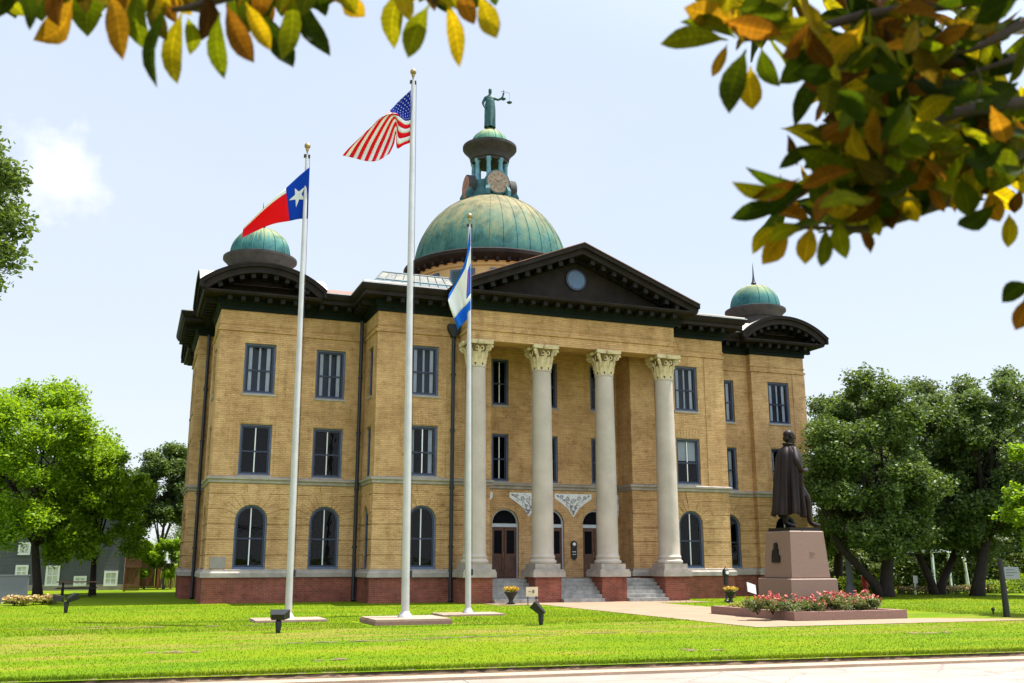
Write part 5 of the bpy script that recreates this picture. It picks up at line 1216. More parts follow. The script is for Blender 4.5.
# ================================================================== TREES
def tree(name, label, group, base, ctr, rad, nclump, nleaf, lsize, lmat, bark, r0, limbs=9, lean=(0,0), seed=1, clump=(.16,.31), flat=.72, low=-.55, cat='tree', forks=None):
    """base: ground point; ctr/rad: crown ellipsoid in world coordinates"""
    global rg
    rg = np.random.default_rng(seed); rr = random.Random(seed)
    t = thing(name, label, cat, base, group); B = Vector(base); C_ = Vector(ctr)
    R = Vector(rad)
    cl = []
    while len(cl) < nclump:
        d = rg.normal(size=3); d /= np.linalg.norm(d)
        if d[2] < low: continue
        q = rg.uniform(.25, 1)**.42
        cl.append((C_+Vector((d[0]*R.x*q, d[1]*R.y*q, d[2]*R.z*q)), rg.uniform(*clump)))
    m = MB()
    stems = forks or [(Vector((lean[0], lean[1], 0)), 1.0)]
    ends = []
    for off, sc in stems:
        top = Vector((C_.x*.7+B.x*.3+off.x, C_.y*.7+B.y*.3+off.y, C_.z-R.z*.15)); h = top-B
        pts = [B+Vector((off.x*.05,off.y*.05,-.2)), B+h*.12+off*.05, B+h*.45+off*.22+Vector((rr.uniform(-.1,.1),0,0)), B+h*.75+off*.1, top]
        m.tube(pts, [r0*sc*1.45, r0*sc*1.02, r0*sc*.82, r0*sc*.55, r0*sc*.25], 10); ends.append((pts, r0*sc))
    for k in range(limbs):
        pts, rs = ends[k % len(ends)]; c, _ = cl[(k*5) % len(cl)]
        f = rr.uniform(.35,.85); i = 2 if f < .6 else 3; s0 = pts[i]
        mid = s0.lerp(c, .5)+Vector((rr.uniform(-.3,.3), rr.uniform(-.3,.3), rr.uniform(.1,.6)))
        m.tube([s0, mid, c], [rs*.42, rs*.26, rs*.08], 7)
        for q in range(3):
            c2, _ = cl[(k*5+q*3+1) % len(cl)]
            if (c2-mid).length < max(R)*1.0: m.tube([mid, mid.lerp(c2,.5)+Vector((0,0,.15)), c2], [rs*.18, rs*.11, rs*.04], 5)
    m.build('trunk', bark, t, smooth=True)
    per = nleaf//nclump; V = []; rm = (R.x+R.y+R.z)/3
    for c, s in cl:
        n = int(per*(s/sum(clump)*2)**1.6); d = rg.normal(size=(n,3)); d /= np.linalg.norm(d, axis=1)[:,None]
        q = rg.uniform(0,1,n)**.5; wob = 1+.35*np.sin(d[:,0]*5+s*40)*np.cos(d[:,1]*6+s*17)
        P = np.array(c)+d*(q*wob)[:,None]*np.array((rm*s, rm*s, rm*s*flat))
        V.append(leaves_at(P, lsize, .62))
    # loose sprigs beyond the clumps
    for c, s in cl[::2]:
        for _ in range(2):
            d = rg.normal(size=3); d /= np.linalg.norm(d); e = np.array(c)+d*rm*s*rg.uniform(1.0,1.45)*np.array((1,1,.8)); V.append(leaves_at(e+rg.normal(0, rm*.035, size=(26,3)), lsize))
    leafmesh('crown', np.concatenate(V), lmat, t)
    return t
def px_tree(name, label, group, base_px, y, crown_px, crown_r_px, nclump, nleaf, lsize, lmat, bark, r0, dy=0, **kw):
    b = at_y(*base_px, y); b.z = 0; dep = depth_of((b.x, b.y, 4)); c = at(*crown_px, dep+dy); mpp = dep/F_PX
    rx, rz = crown_r_px[0]*mpp, crown_r_px[1]*mpp
    return tree(name, label, group, tuple(b), tuple(c), (rx, rx*kw.pop('deep', .9), rz), nclump, nleaf, lsize, lmat, bark, r0, **kw)
gl, gr_ = 'bright trees on the left', 'dark oaks on the right'
px_tree('shade_tree', 'large bright green shade tree at the far left, nearest the grey house', gl, (38,596), 12.0, (26,472), (84,94), 80, 86000, .18, 'leaf_bright', 'oak_bark', .22, seed=11, limbs=14, low=-.78)
px_tree('shade_tree', 'rounder bright green shade tree right of the far left one, over the picnic table', gl, (92,596), 13.5, (97,505), (52,72), 62, 62000, .17, 'leaf_bright', 'oak_bark', .17, seed=12, limbs=12, low=-.80)
px_tree('slender_tree', 'thin pale tree just left of the courthouse corner, taller than its neighbour', 'small trees behind the left lawn', (157,592), 30, (167,500), (30,54), 50, 44000, .2, 'leaf_oak', 'grey_bark', .16, seed=13, limbs=8, clump=(.24,.36))
px_tree('small_tree', 'small rounded green tree in front of the wooden fence by the courthouse', 'small trees behind the left lawn', (163,592), 24, (165,562), (27,28), 18, 14000, .2, 'leaf_bright', 'grey_bark', .09, seed=14, limbs=6)
# side tree whose twigs enter the picture on the left
b = at(-210, 560, 21); 
tree('side_tree', 'leafy tree reaching in from the left edge of the picture', 'large trees', (b.x, b.y, 0), tuple(at(-108, 210, 21)), (2.8, 2.6, 2.75), 52, 36000, .13, 'leaf_oak', 'oak_bark', .28, seed=15, limbs=12, low=-.9, clump=(.16,.26))
# oaks on the right
px_tree('live_oak', 'big dark oak with a thick leaning double trunk behind the statue', gr_, (886,597), -3.5, (866,470), (66,92), 70, 76000, .185, 'leaf_oak', 'oak_bark', .36, seed=21, limbs=14, low=-.9, forks=[(Vector((-3.2,.5,0)),.62),(Vector((.5,-.4,0)),.9)])
px_tree('live_oak', 'dark oak whose two trunks split in a V, second from the statue', gr_, (937,596), -1.5, (946,476), (66,90), 66, 72000, .185, 'leaf_oak_deep', 'oak_bark', .26, seed=22, limbs=14, low=-.9, forks=[(Vector((-2.6,0,0)),.8),(Vector((2.5,.4,0)),.85)])
px_tree('live_oak', 'dark oak with a short stout trunk, rightmost of the row', gr_, (977,597), -4.0, (1004,466), (62,92), 62, 68000, .185, 'leaf_oak_deep', 'oak_bark', .31, seed=23, limbs=12, low=-.9)
px_tree('live_oak', 'oak between the courthouse corner and the double-trunked oak, standing further back', gr_, (838,594), 6, (842,472), (42,84), 46, 40000, .19, 'leaf_oak', 'oak_bark', .30, seed=24, limbs=8, low=-.9)
px_tree('tall_tree', 'pale tall tree showing above the gap between the oaks', 'trees far behind the oaks', (925,590), 22, (935,440), (56,66), 34, 24000, .26, 'leaf_grey', 'grey_bark', .3, seed=25, limbs=10)
px_tree('tall_tree', 'tall pale tree behind the rightmost oak', 'trees far behind the oaks', (1000,590), 20, (1003,432), (60,68), 34, 24000, .26, 'leaf_oak', 'grey_bark', .3, seed=26, limbs=10)
px_tree('tall_tree', 'tall green tree rising beside the right wall of the courthouse', 'trees far behind the oaks', (826,590), 26, (852,448), (48,68), 32, 22000, .26, 'leaf_oak', 'grey_bark', .28, seed=27, limbs=10)
px_tree('tall_tree', 'green tree filling the gap between the double-trunked oak and the V oak, further back', 'trees far behind the oaks', (908,590), 12, (908,470), (46,78), 36, 30000, .22, 'leaf_oak', 'grey_bark', .2, seed=31, limbs=8, low=-.95)
px_tree('tall_tree', 'green tree filling the gap left of the stout rightmost oak, further back', 'trees far behind the oaks', (978,590), 13, (976,470), (44,78), 36, 30000, .22, 'leaf_oak_deep', 'grey_bark', .2, seed=32, limbs=8, low=-.95)
px_tree('young_tree', 'bright green tree whose leaves enter from the right edge of the picture', None, (1075,617), -19.9, (1050,505), (42,66), 40, 30000, .14, 'leaf_bright', 'oak_bark', .12, seed=28, limbs=9, low=-.9)
# distant trees closing the view
far = [(-60,120,90,30,70),(20,150,60,24,80),(105,150,40,22,60),(190,170,40,26,70),(826,70,30,26,40),(868,64,34,22,60),(905,66,40,26,60),(955,62,36,24,60),(995,66,44,30,60),(1040,60,40,40,60),(1075,40,60,60,60)]
fl = ['far tree at the left edge of the skyline','far tree behind the grey house','far tree behind the second shade tree','far tree hidden by the courthouse corner','far tree low behind the courthouse right corner','far tree below the double-trunked oak','far tree between the oak trunks','far tree behind the V of the split oak','far tree behind the stout oak','far tree behind the young tree','far tree beyond the right edge']
for k, (px, y, hpx, wpx, sz) in enumerate(far):
    b = at_y(px, 585, y if k < 4 else y*.6); dep = depth_of((b.x,b.y,3)); mpp = dep/F_PX
    hh = hpx*mpp*(.55 if k < 4 else .8); tree('distant_tree', fl[k], 'distant trees', (b.x,b.y,0), (b.x,b.y,hh+1.2), (wpx*mpp*1.1, wpx*mpp, hh), 22, 11000, .34 if k < 4 else .32, ('leaf_oak','leaf_bright','leaf_hedge')[k % 3], 'grey_bark', .2, seed=60+k, limbs=4, low=-.95, clump=(.28,.42))
# hedge and flower border beneath the oaks
def hedge(label, px0, px1, y, h, mat_, n, seed, name='hedge', bloom=None):
    global rg
    rg = np.random.default_rng(seed); a, b = at_y(px0, 590, y), at_y(px1, 590, y); t = thing(name, label, name.replace('_',' '), ((a.x+b.x)/2, y, 0))
    P = np.stack([rg.uniform(a.x, b.x, n), y+rg.normal(0,.42,n), np.abs(rg.uniform(0,1,n))**.7*h], 1); P[:,2] *= .82+.22*np.sin(P[:,0]*1.7)+.1*np.sin(P[:,0]*4.1)
    leafmesh('foliage', leaves_at(P, .14 if h < 2 else .24), mat_, t)
    m = MB(); 
    for k in range(12): x = a.x+(b.x-a.x)*(k+.5)/12; m.tube([(x,y,0),(x,y,h*.7)], .03, 5)
    m.build('stem', 'grey_bark', t)
    if bloom:
        P = np.stack([rg.uniform(a.x, b.x, n//3), y-.3+rg.normal(0,.3,n//3), rg.uniform(.5,1.0,n//3)*h], 1); leafmesh('blooms', leaves_at(P, .12, .9), bloom, t)
hedge('clipped green hedge beneath the oaks', 826, 1085, 9, 2.3, 'leaf_hedge', 60000, 91)
hedge('taller dark shrub screen behind the clipped hedge', 826, 1085, 13, 4.6, 'leaf_oak_deep', 60000, 95, 'shrub_screen')
hedge('yellow-green hedge on the right below the sign panel', 985, 1075, -1, 1.0, 'leaf_lime', 5000, 92)
hedge('row of pink flowers along the foot of the oaks', 896, 990, -.5, .42, 'leaf_rose', 2600, 93, 'flower_border', 'peach_bloom')
hedge('bright yellow-green hedge just left of the double-trunked oak', 846, 876, 1.0, .9, 'leaf_lime', 3000, 94)
# yellow and peach flower bed at the far left
for k, (px, y) in enumerate(((14,1.0),(24,.6),(34,1.2),(43,1.6),(51,2.2))):
    p = at_y(px, 604, y); rg = np.random.default_rng(110+k)
    bush('bedding_plant', ['leftmost','second','middle','fourth','rightmost'][k]+' of the five yellow and peach plants in the left flower bed', 'plant', 'flower bed plants at the left', (p.x, y, 0), .42, .17, 700, .09, 'leaf_gold', 'peach_bloom', 60, .11, seed=k)

# ================================================================== LEFT BACKGROUND: house, fences, table
YH = 24.0
xr = at_y(123, 590, YH).x; xl = xr-19
hs = thing('grey_house', 'dark grey two-storey clapboard house with white windows behind the shade trees', 'house', ((xl+xr)/2, YH, 0))
m = MB(); m.box(xl, YH, 0.35, xr, YH+9, 6.4)
for k in range(26): m.box(xl-.01, YH-.012, .40+k*.23, xr+.03, YH+.0, .61+k*.23)
m.build('wall', 'grey_siding', hs)
m = MB(); m.box(xl-.02, YH-.05, 0, xr+.05, YH+9, .35); m.build('base_wall', 'stone', hs)
m = MB(); m.prism([(xl-.5,6.4),(xr+.5,6.4),(xr+.5,6.55),((xl+xr)/2,9.6),(xl-.5,6.55)], fy, YH-.5, YH+9.5); m.build('roof', 'shingle', hs, recalc=True)
m = MB(); m.box(xr-.02, YH-.06, .3, xr+.08, YH+.05, 6.4); m.build('corner_board', 'white_paint', hs)
def hwin(px0, py0, px1, py1):
    a, b = at_y(px0, py0, YH), at_y(px1, py1, YH); m = MB(); x0, x1, z1, z0 = a.x, b.x, a.z, b.z
    m.box(x0, YH-.09, z0, x0+.12, YH-.02, z1); m.box(x1-.12, YH-.09, z0, x1, YH-.02, z1); m.box(x0+.12, YH-.09, z1-.13, x1-.12, YH-.02, z1); m.box(x0+.12, YH-.09, z0, x1-.12, YH-.02, z0+.13)
    w = m.build('window', 'white_paint', hs)
    m = MB(); xm_ = (x0+x1)/2; zm = (z0+z1)/2; m.box(xm_-.03, YH-.075, z0+.13, xm_+.03, YH-.04, z1-.13); m.box(x0+.12, YH-.074, zm-.03, x1-.12, YH-.041, zm+.03); m.build('muntin', 'white_paint', w)
    m = MB(); m.quad((x0+.1,YH-.045,z0+.1),(x1-.1,YH-.045,z0+.1),(x1-.1,YH-.045,z1-.1),(x0+.1,YH-.045,z1-.1)); m.build('pane', 'window_blind', w)
for a in ((16,565,27.5,578),(46.5,565.5,58.5,586),(74,576,86,586),(104.5,571,117,586),(19,542,30,555),(-20,565,-8,580)): hwin(*a)
# plain grey screen wall at the left edge
a, b = at_y(-40, 577, 3), at_y(29, 577, 3); sc_ = thing('screen_wall', 'plain grey rendered garden wall at the left edge', 'wall', ((a.x+b.x)/2, 3, 0))
m = MB(); m.box(a.x, 3, -.1, b.x, 3.2, 1.15); m.build('wall', 'screen_grey', sc_); m = MB(); m.box(a.x-.03, 2.97, 1.15, b.x+.03, 3.23, 1.20); m.build('coping', 'screen_grey', sc_)
# picnic table
p = at_y(76, 596, 11.0); t = thing('picnic_table', 'dark wooden picnic table under the bright shade trees', 'table', (p.x, p.y, 0))
m = MB()
for k in range(5): m.box(p.x-.95, p.y-.40+k*.165, .72, p.x+.95, p.y-.25+k*.165, .77)
m.build('tabletop', 'wood_fence', t)
for s_ in (-1, 1):
    m = MB(); m.box(p.x-.95, p.y+s_*.72-.14, .42, p.x+.95, p.y+s_*.72+.14, .46); m.build('bench', 'oak_bark', t)
for s_ in (-1, 1):
    m = MB(); x = p.x+s_*.65; m.obox((x,p.y-.36,.36), (.04,0,0), (0,.05,0), (0,.25,.38)); m.obox((x,p.y+.36,.36), (.04,0,0), (0,.05,0), (0,-.25,.38)); m.box(x-.03,p.y-.8,.34,x+.03,p.y+.8,.42); m.build('leg', 'oak_bark', t)
# wooden shed end and garden fence
a, b = at_y(125, 590, 20), at_y(139, 590, 20); t = thing('wooden_gate', 'tall red-brown board gate at the end of the grey house', 'gate', ((a.x+b.x)/2, 20, 0))
m = MB(); n = 7; w = (b.x-a.x)/n
for k in range(n): m.box(a.x+k*w+.01, 20, .05, a.x+(k+1)*w-.01, 20.05, 1.95)
m.build('board_panel', 'wood_fence', t); m = MB(); m.box(a.x-.12, 19.95, 0, a.x, 20.1, 2.15); m.build('post', 'red_brick', t); m = MB(); m.box(a.x, 19.95, 1.4, b.x, 20.0, 1.55); m.box(a.x, 19.95, .3, b.x, 20.0, .45); m.build('rail', 'wood_fence', t)
a, b = at_y(139, 590, 26), at_y(192, 590, 26); t = thing('wooden_fence', 'weathered brown board fence closing the garden beside the courthouse', 'fence', ((a.x+b.x)/2, 26, 0))
m = MB(); n = 36; w = (b.x-a.x)/n
for k in range(n): m.box(a.x+k*w+.008, 26, .05, a.x+(k+1)*w-.008, 26.03, 1.55+.05*math.sin(k*2.1))
m.build('board_panel', 'wood_fence', t)
for k in range(4): x = a.x+(b.x-a.x)*(k+.35)/4; m = MB(); m.box(x-.07, 25.9, 0, x+.07, 26.0, 1.7); m.build('post', 'wood_post' if k == 1 else 'wood_fence', t)
p = at_y(136, 572, 34); t = thing('garden_shed', 'small shed with a white and red gable peeping over the board gate', 'shed', (p.x, 34, 0))
m = MB(); m.box(p.x-1.1, 34, 0, p.x+1.3, 36.4, 2.3); m.build('wall', 'red_brick', t); m = MB(); m.prism([(p.x-1.3,2.3),(p.x+1.5,2.3),(p.x+.1,3.1)], fy, 33.8, 36.6); m.build('roof', 'metal_roof', t, recalc=True)

# ================================================================== RIGHT BACKGROUND
p = ground_at(1007, 617); t = thing('park_sign', 'grey panel sign hung on a dark leaning post at the right edge of the lawn', 'sign', (p.x, p.y, 0)); yy = p.y
top = at_y(999.5, 559, yy); a, b = at_y(1003, 567, yy), at_y(1019, 579, yy)
m = MB(); m.tube([(p.x,yy,-.1),(p.x+(top.x-p.x)*.5+.02,yy,top.z*.5),(top.x,yy,top.z)], [.11,.095,.085], 12); m.build('post', 'black_iron', t)
m = MB(); m.box(a.x, yy-.03, b.z, b.x, yy+.03, a.z); m.build('panel', 'sign_grey', t)
m = MB()
for k, (w0, w1) in enumerate(((.1,.7),(.1,.85),(.1,.6))): m.box(a.x+(b.x-a.x)*w0, yy-.036, a.z-.10-.09*k, a.x+(b.x-a.x)*w1, yy-.031, a.z-.07-.09*k)
m.build('marking', 'screen_grey', t)
m = MB(); m.box(a.x-.12, yy-.02, a.z-.06, a.x+.02, yy+.02, a.z-.02); m.box(a.x-.10, yy-.02, b.z+.03, a.x+.02, yy+.02, b.z+.07); m.build('bracket', 'black_iron', t)
def signpost(label, px, py_top, y, wpx, hpx, mat_='white_paint', name='sign_post', postmat='white_paint'):
    p = at_y(px, 590, y); top = at_y(px, py_top, y).z; mpp = depth_of((p.x,y,1))/F_PX; t = thing(name, label, 'sign', (p.x, y, 0))
    m = MB(); m.tube([(p.x,y,0),(p.x,y,top)], .045, 8); m.build('post', postmat, t)
    m = MB(); m.box(p.x-wpx*mpp/2, y-.07, top-hpx*mpp, p.x+wpx*mpp/2, y-.05, top+.02); m.build('panel', mat_, t)
signpost('white street sign on a white post between the oak trunks', 915.5, 576, -1.0, 5.5, 7)
# white park shelter far behind
p0, p1 = at_y(936, 590, 8), at_y(984, 590, 8); t = thing('park_shelter', 'small white flat-roofed shelter on posts far behind the oaks', 'shelter', ((p0.x+p1.x)/2, 8, 0))
m = MB(); m.box(p0.x-.3, 7.7, 2.35, p1.x+.3, 11, 2.55); m.build('roof', 'white_paint', t)
for k in range(4): x = p0.x+(p1.x-p0.x)*k/3; m = MB(); m.box(x-.07, 8, 0, x+.07, 8.14, 2.35); m.build('post', 'white_paint', t)
p = at_y(969, 596, 2); t = thing('white_post', 'slim leaning white post left of the stout oak trunk', 'post', (p.x, 2, 0)); m = MB(); m.tube([(p.x+.1,2,0),(p.x-.05,2,1.6),(p.x-.22,2,2.0)], .06, 8); m.build('post', 'white_paint', t)
p = at_y(866, 596, -1.5); t = thing('fire_hydrant', 'red hydrant standing on the grass left of the double-trunked oak', 'hydrant', (p.x, -1.5, 0))
m = MB(); m.lathe([(.2,0),(.2,.06),(.14,.08),(.14,.75),(.19,.78),(.19,.84),(.15,.95),(.08,1.05),(.05,1.12),(.001,1.14)], (p.x,-1.5,0), 14); m.build('barrel', 'red_paint', t, auto=40)
for s_ in (-1, 1): m = MB(); m.tube([(p.x,-1.5,.6),(p.x+s_*.24,-1.5,.6)], .07, 10); m.build('nozzle', 'red_paint', t)
p = at_y(851, 597, -2); t = thing('lamp_column', 'pale grey lamp column just right of the pedestal, in front of the trees', 'lamp post', (p.x, -2, 0)); m = MB(); m.lathe([(.26,0),(.26,.4),(.17,.6),(.13,3.2),(.16,3.25)], (p.x,-2,0), 12); m.build('column', 'screen_grey', t, auto=40)
m = MB(); m.lathe([(.10,3.25),(.2,3.4),(.22,3.6),(.12,3.78),(.02,3.82)], (p.x,-2,0), 12); m.build('lantern', 'white_paint', t, auto=40)
p = ground_at(993.5, 614.5); t = thing('garden_spike_light', 'tiny black spike light on the grass left of the young tree', 'garden light', (p.x, p.y, 0)); m = MB(); m.lathe([(.03,0),(.03,.12),(.06,.14),(.06,.2),(.02,.23)], (p.x,p.y,0), 10); m.build('lamp_head', 'black_iron', t)

# ================================================================== MAGNOLIA OVERHEAD
mg = thing('magnolia_tree', 'magnolia tree whose big green and rust leaves hang into the top of the picture', 'tree', (9.0, -46.6, 0))
rg = np.random.default_rng(5); rr = random.Random(5)
mb = MB()
TR = [Vector((9.0,-46.6,-.2)), Vector((8.9,-46.5,1.4)), Vector((8.6,-46.3,3.4)), Vector((8.1,-46.0,5.6))]
mb.tube(TR, [.30,.22,.18,.12], 12); mb.build('trunk', 'grey_bark', mg, smooth=True)
LV, LF, LB = [], [], []
def leaf(base, tip, width, nrm_hint, curl=None):
    curl = rr.uniform(-.04, .26) if curl is None else curl; width *= rr.uniform(.88, 1.22); bend = rr.uniform(-.13, .13); cup = rr.uniform(.05, .62); tw = rr.uniform(-.7, .7); peak = rr.uniform(.85, 1.15)
    b, t = Vector(base), Vector(tip); ax = t-b; L = ax.length
    if L < 1e-4: return
    ax.normalize(); side = ax.cross(Vector(nrm_hint));
    if side.length < 1e-3: side = ax.cross(Vector((.3,.5,.8)))
    side.normalize(); nr = side.cross(ax)
    prof = [(0,.06),(.08,.16),(.22,.60),(.40,.95),(.58,1.0),(.74,.84),(.87,.50),(.96,.16),(1.0,.015)]
    o = len(LV); ph = rr.uniform(0,6)
    s0_, n0_ = side, nr
    for f, w in prof:
        f = f**peak; ca_, sa_ = math.cos(tw*(f-.4)), math.sin(tw*(f-.4)); side, nr = s0_*ca_+n0_*sa_, n0_*ca_-s0_*sa_
        c = b+ax*(L*f)+n0_*(-curl*L*math.sin(PI*f*.9)*1.0+.02*L*math.sin(f*7+ph))+s0_*(bend*L*math.sin(PI*f))
        hw = width*.5*w
        for j in (-1, -.5, 0, .5, 1): LB.append((j, f, 0)); LV.append(c+side*(hw*j)+nr*(abs(j)*hw*cup+.09*hw*math.sin(f*11+ph+j*2)))
    for k in range(len(prof)-1):
        for j in range(4): LF.append((o+k*5+j, o+k*5+j+1, o+k*5+6+j, o+k*5+5+j))
def pl_(b, t, w, depth=2.7, dt=0.0, hint=None):
    d = depth+rr.uniform(-.15,.15); B_ = at(*b, d); T_ = at(*t, d+dt+rr.uniform(-.04,.04))
    h = hint or (-CF+CR*rr.uniform(-.55,.55)+CU*rr.uniform(-.5,.5)); leaf(B_, T_, w*d/F_PX*1.06, h)
left = [((72,-2),(31,39),24),((16,-18),(29,30),18),((2,-14),(-4,19),20),((98,-22),(87,36),26),((110,-8),(124,61),21),((140,-18),(145,50),24),((166,2),(156,87),15),((182,12),(177,82),21),((188,18),(190,55),16),((220,12),(224,79),17),((226,4),(254,62),18),((262,12),(293,66),18),((292,-10),(279,57),21),((300,-10),(331,54),20),((334,-12),(356,14),16),((320,-14),(326,16),14),
    ((404,-12),(394,49),18),((430,4),(408,58),20),((446,-2),(459,67),20),((478,-8),(496,38),20),((458,-14),(474,24),20),((488,-16),(496,6),12),((400,-14),(410,22),16),((60,-16),(58,26),18),((206,-10),(202,40),18),((248,-12),(240,36),20),((150,-12),(166,40),18),((120,-20),(104,30),20),((245,2),(270,50),16)]
for b_, t_, w in left: pl_(b_, t_, w)
for _ in range(58): 
    x = rr.uniform(-10, 350); pl_((x, rr.uniform(-45,-8)), (x+rr.uniform(-30,30), rr.uniform(2,26)), rr.uniform(16,24), rr.uniform(2.7,3.2))
for _ in range(10):
    x = rr.uniform(395, 490); pl_((x, rr.uniform(-45,-15)), (x+rr.uniform(-20,20), rr.uniform(0,16)), rr.uniform(16,22), 2.9)
right = [((728,40),(660,44),17),((736,38),(680,22),16),((737,22),(684,8),24),((727,44),(712,77),11),((746,50),(729,113),21),((750,66),(752,110),26),((762,48),(781,86),19),((742,36),(832,28),24),((832,48),(781,84),24),((840,64),(794,127),20),((766,-12),(744,34),22),((744,36),(731,6),16),((755,30),(700,20),14),((775,40),(840,45),26),((790,10),(745,36),24),
    ((790,190),(732,181),13),((785,206),(731,218),15),((797,166),(788,134),12),((826,144),(779,168),15),((806,186),(745,167),13),((800,178),(752,198),14),((788,226),(754,255),17),((788,232),(763,265),24),((800,228),(770,242),16),((812,226),(805,264),18),((826,226),(822,266),15),((838,220),(846,258),18),((812,170),(815,206),22),((845,180),(838,222),22),((858,222),(870,254),16),((848,150),(870,215),20),((838,120),(830,160),18),
    ((996,204),(958,223),20),((1009,214),(1008,248),13),((1030,284),(1002,302),16),((1030,296),(1016,330),18),((1032,290),(1020,312),14),((990,190),(1000,222),18),((960,190),(950,208),14),((1020,190),(1015,214),14),((930,180),(945,212),16),((905,190),(918,222),18),((885,200),(893,230),16),((872,205),(880,236),14)]
for b_, t_, w in right: pl_(b_, t_, w)
core = [(735,-14,30,20),(770,10,60,30),(840,40,50,46),(890,70,60,70),(880,120,50,60),(940,80,60,70),(930,140,60,50),(860,170,40,45),(990,60,60,60),(1000,140,50,50),(1045,110,50,70),(960,20,70,30),(850,95,34,40),(820,200,34,28),(905,175,50,36),(985,170,46,36)]
dens = [10,16,28,90,80,78,56,34,9,14,8,12,30,18,44,20]
for (cx, cy, rx, ry), n in zip(core, dens):
    for _ in range(int(n*1.5)):
        x, y = cx+rr.gauss(0,.55)*rx, cy+rr.gauss(0,.55)*ry
        if x < 835 and 88 < y < 135: continue
        if x < 800 and 130 < y < 170: continue
        if y > 235-abs(x-830)*.12 or (x > 870 and y > 205): continue
        a = rr.uniform(0, 2*PI); L = rr.uniform(40,66); d = rr.uniform(2.4, 4.2)
        ex, ey = x+math.cos(a)*L*.5, y+abs(math.sin(a))*L*.55
        if ey > (238 if x < 870 else 215): continue
        if ex < 810 and 85 < ey < 150: continue
        pl_((x-math.cos(a)*L*.5, y-abs(math.sin(a))*L*.3), (ex, ey), rr.uniform(16,24), d, rr.uniform(-.1,.1), (rr.uniform(-1,1), rr.uniform(-1,1), rr.uniform(-.3,1)))
# leaves of the crown above and around, outside the picture (they shade the branch)
for _ in range(160):
    c = Vector((rr.gauss(3.0,1.3), rr.gauss(-42.6,.9), rr.gauss(4.9,.45))); dv = c-CAM; z_ = dv.dot(CF)
    if z_ > .1:
        qx, qy = 512+dv.dot(CR)/z_*F_PX, 341.5-dv.dot(CU)/z_*F_PX
        if -60 < qx < 1090 and qy > -90: continue
    d = Vector((rr.uniform(-1,1), rr.uniform(-1,1), rr.uniform(-.6,.4))).normalized(); leaf(c, c+d*rr.uniform(.13,.19), rr.uniform(.05,.07), (rr.uniform(-.5,.5), rr.uniform(-.5,.5), 1))
for _ in range(300):      # unseen leaves added straight above the branch to darken its heart
    c = at(rr.gauss(940, 75), rr.uniform(-330, -25), rr.uniform(2.4, 4.4)); d = Vector((rr.uniform(-1,1), rr.uniform(-1,1), rr.uniform(-.6,.4))).normalized(); leaf(c, c+d*rr.uniform(.13,.19), rr.uniform(.05,.07), (rr.uniform(-.5,.5), rr.uniform(-.5,.5), 1))
Vn = np.array([tuple(v) for v in LV]); lf = mesh_np('crown', Vn, np.array(LF), 'magnolia_leaf', mg); lf.data.polygons.foreach_set('use_smooth', [True]*len(lf.data.polygons))
lf['kind'] = 'stuff'
ab_ = lf.data.attributes.new('blade', 'FLOAT_VECTOR', 'POINT'); ab_.data.foreach_set('vector', np.array(LB, dtype=np.float32).ravel())
# branches
bb = MB()
def branch(pts, r0, r1):
    n = len(pts); bb.tube(pts, [r0+(r1-r0)*k/(n-1) for k in range(n)], 8)
J1 = Vector((8.3,-46.1,4.9))
q = lambda x, y, d: at(x, y, d)
branch([J1, q(1180,-60,3.3), q(1060,-16,2.95), q(960,2,2.85), q(860,16,2.8), q(790,36,2.75), q(742,40,2.7)], .035, .005)
branch([J1, q(1150,60,3.4), q(1040,100,2.95), q(960,112,2.85), q(900,130,2.8), q(850,160,2.75), q(812,186,2.72), q(788,206,2.7)], .028, .004)
branch([q(1150,60,3.2), q(1060,120,3.0), q(1000,165,2.9), q(950,200,2.85), q(905,216,2.8), q(862,230,2.75), q(830,228,2.72), q(800,228,2.7)], .03, .004)
branch([q(1060,4,2.95), q(985,44,2.9), q(940,56,2.85), q(895,72,2.8)], .016, .005); branch([q(1085,20,3.0), q(1010,60,2.9), q(960,78,2.85)], .014, .005)
branch([q(1150,60,3.2), q(1090,200,3.0), q(1034,288,2.8)], .02, .005); branch([q(742,40,2.7), q(733,22,2.7), q(728,4,2.72)], .006, .004); branch([q(742,40,2.7), q(752,20,2.7), q(760,-6,2.7)], .006, .004)
branch([J1, q(900,-180,3.0), q(700,-130,2.8), q(540,-70,2.7), q(450,-22,2.7), q(432,4,2.7)], .05, .006)
branch([q(700,-130,2.8), q(420,-80,2.75), q(320,-28,2.7), q(250,-10,2.7), q(190,8,2.7), q(172,10,2.7)], .03, .006)
branch([q(320,-28,2.7), q(180,-46,2.75), q(80,-30,2.75), q(20,-20,2.75), q(-40,-16,2.8)], .014, .005)
bb.build('branch', 'twig_bark', mg, smooth=True)

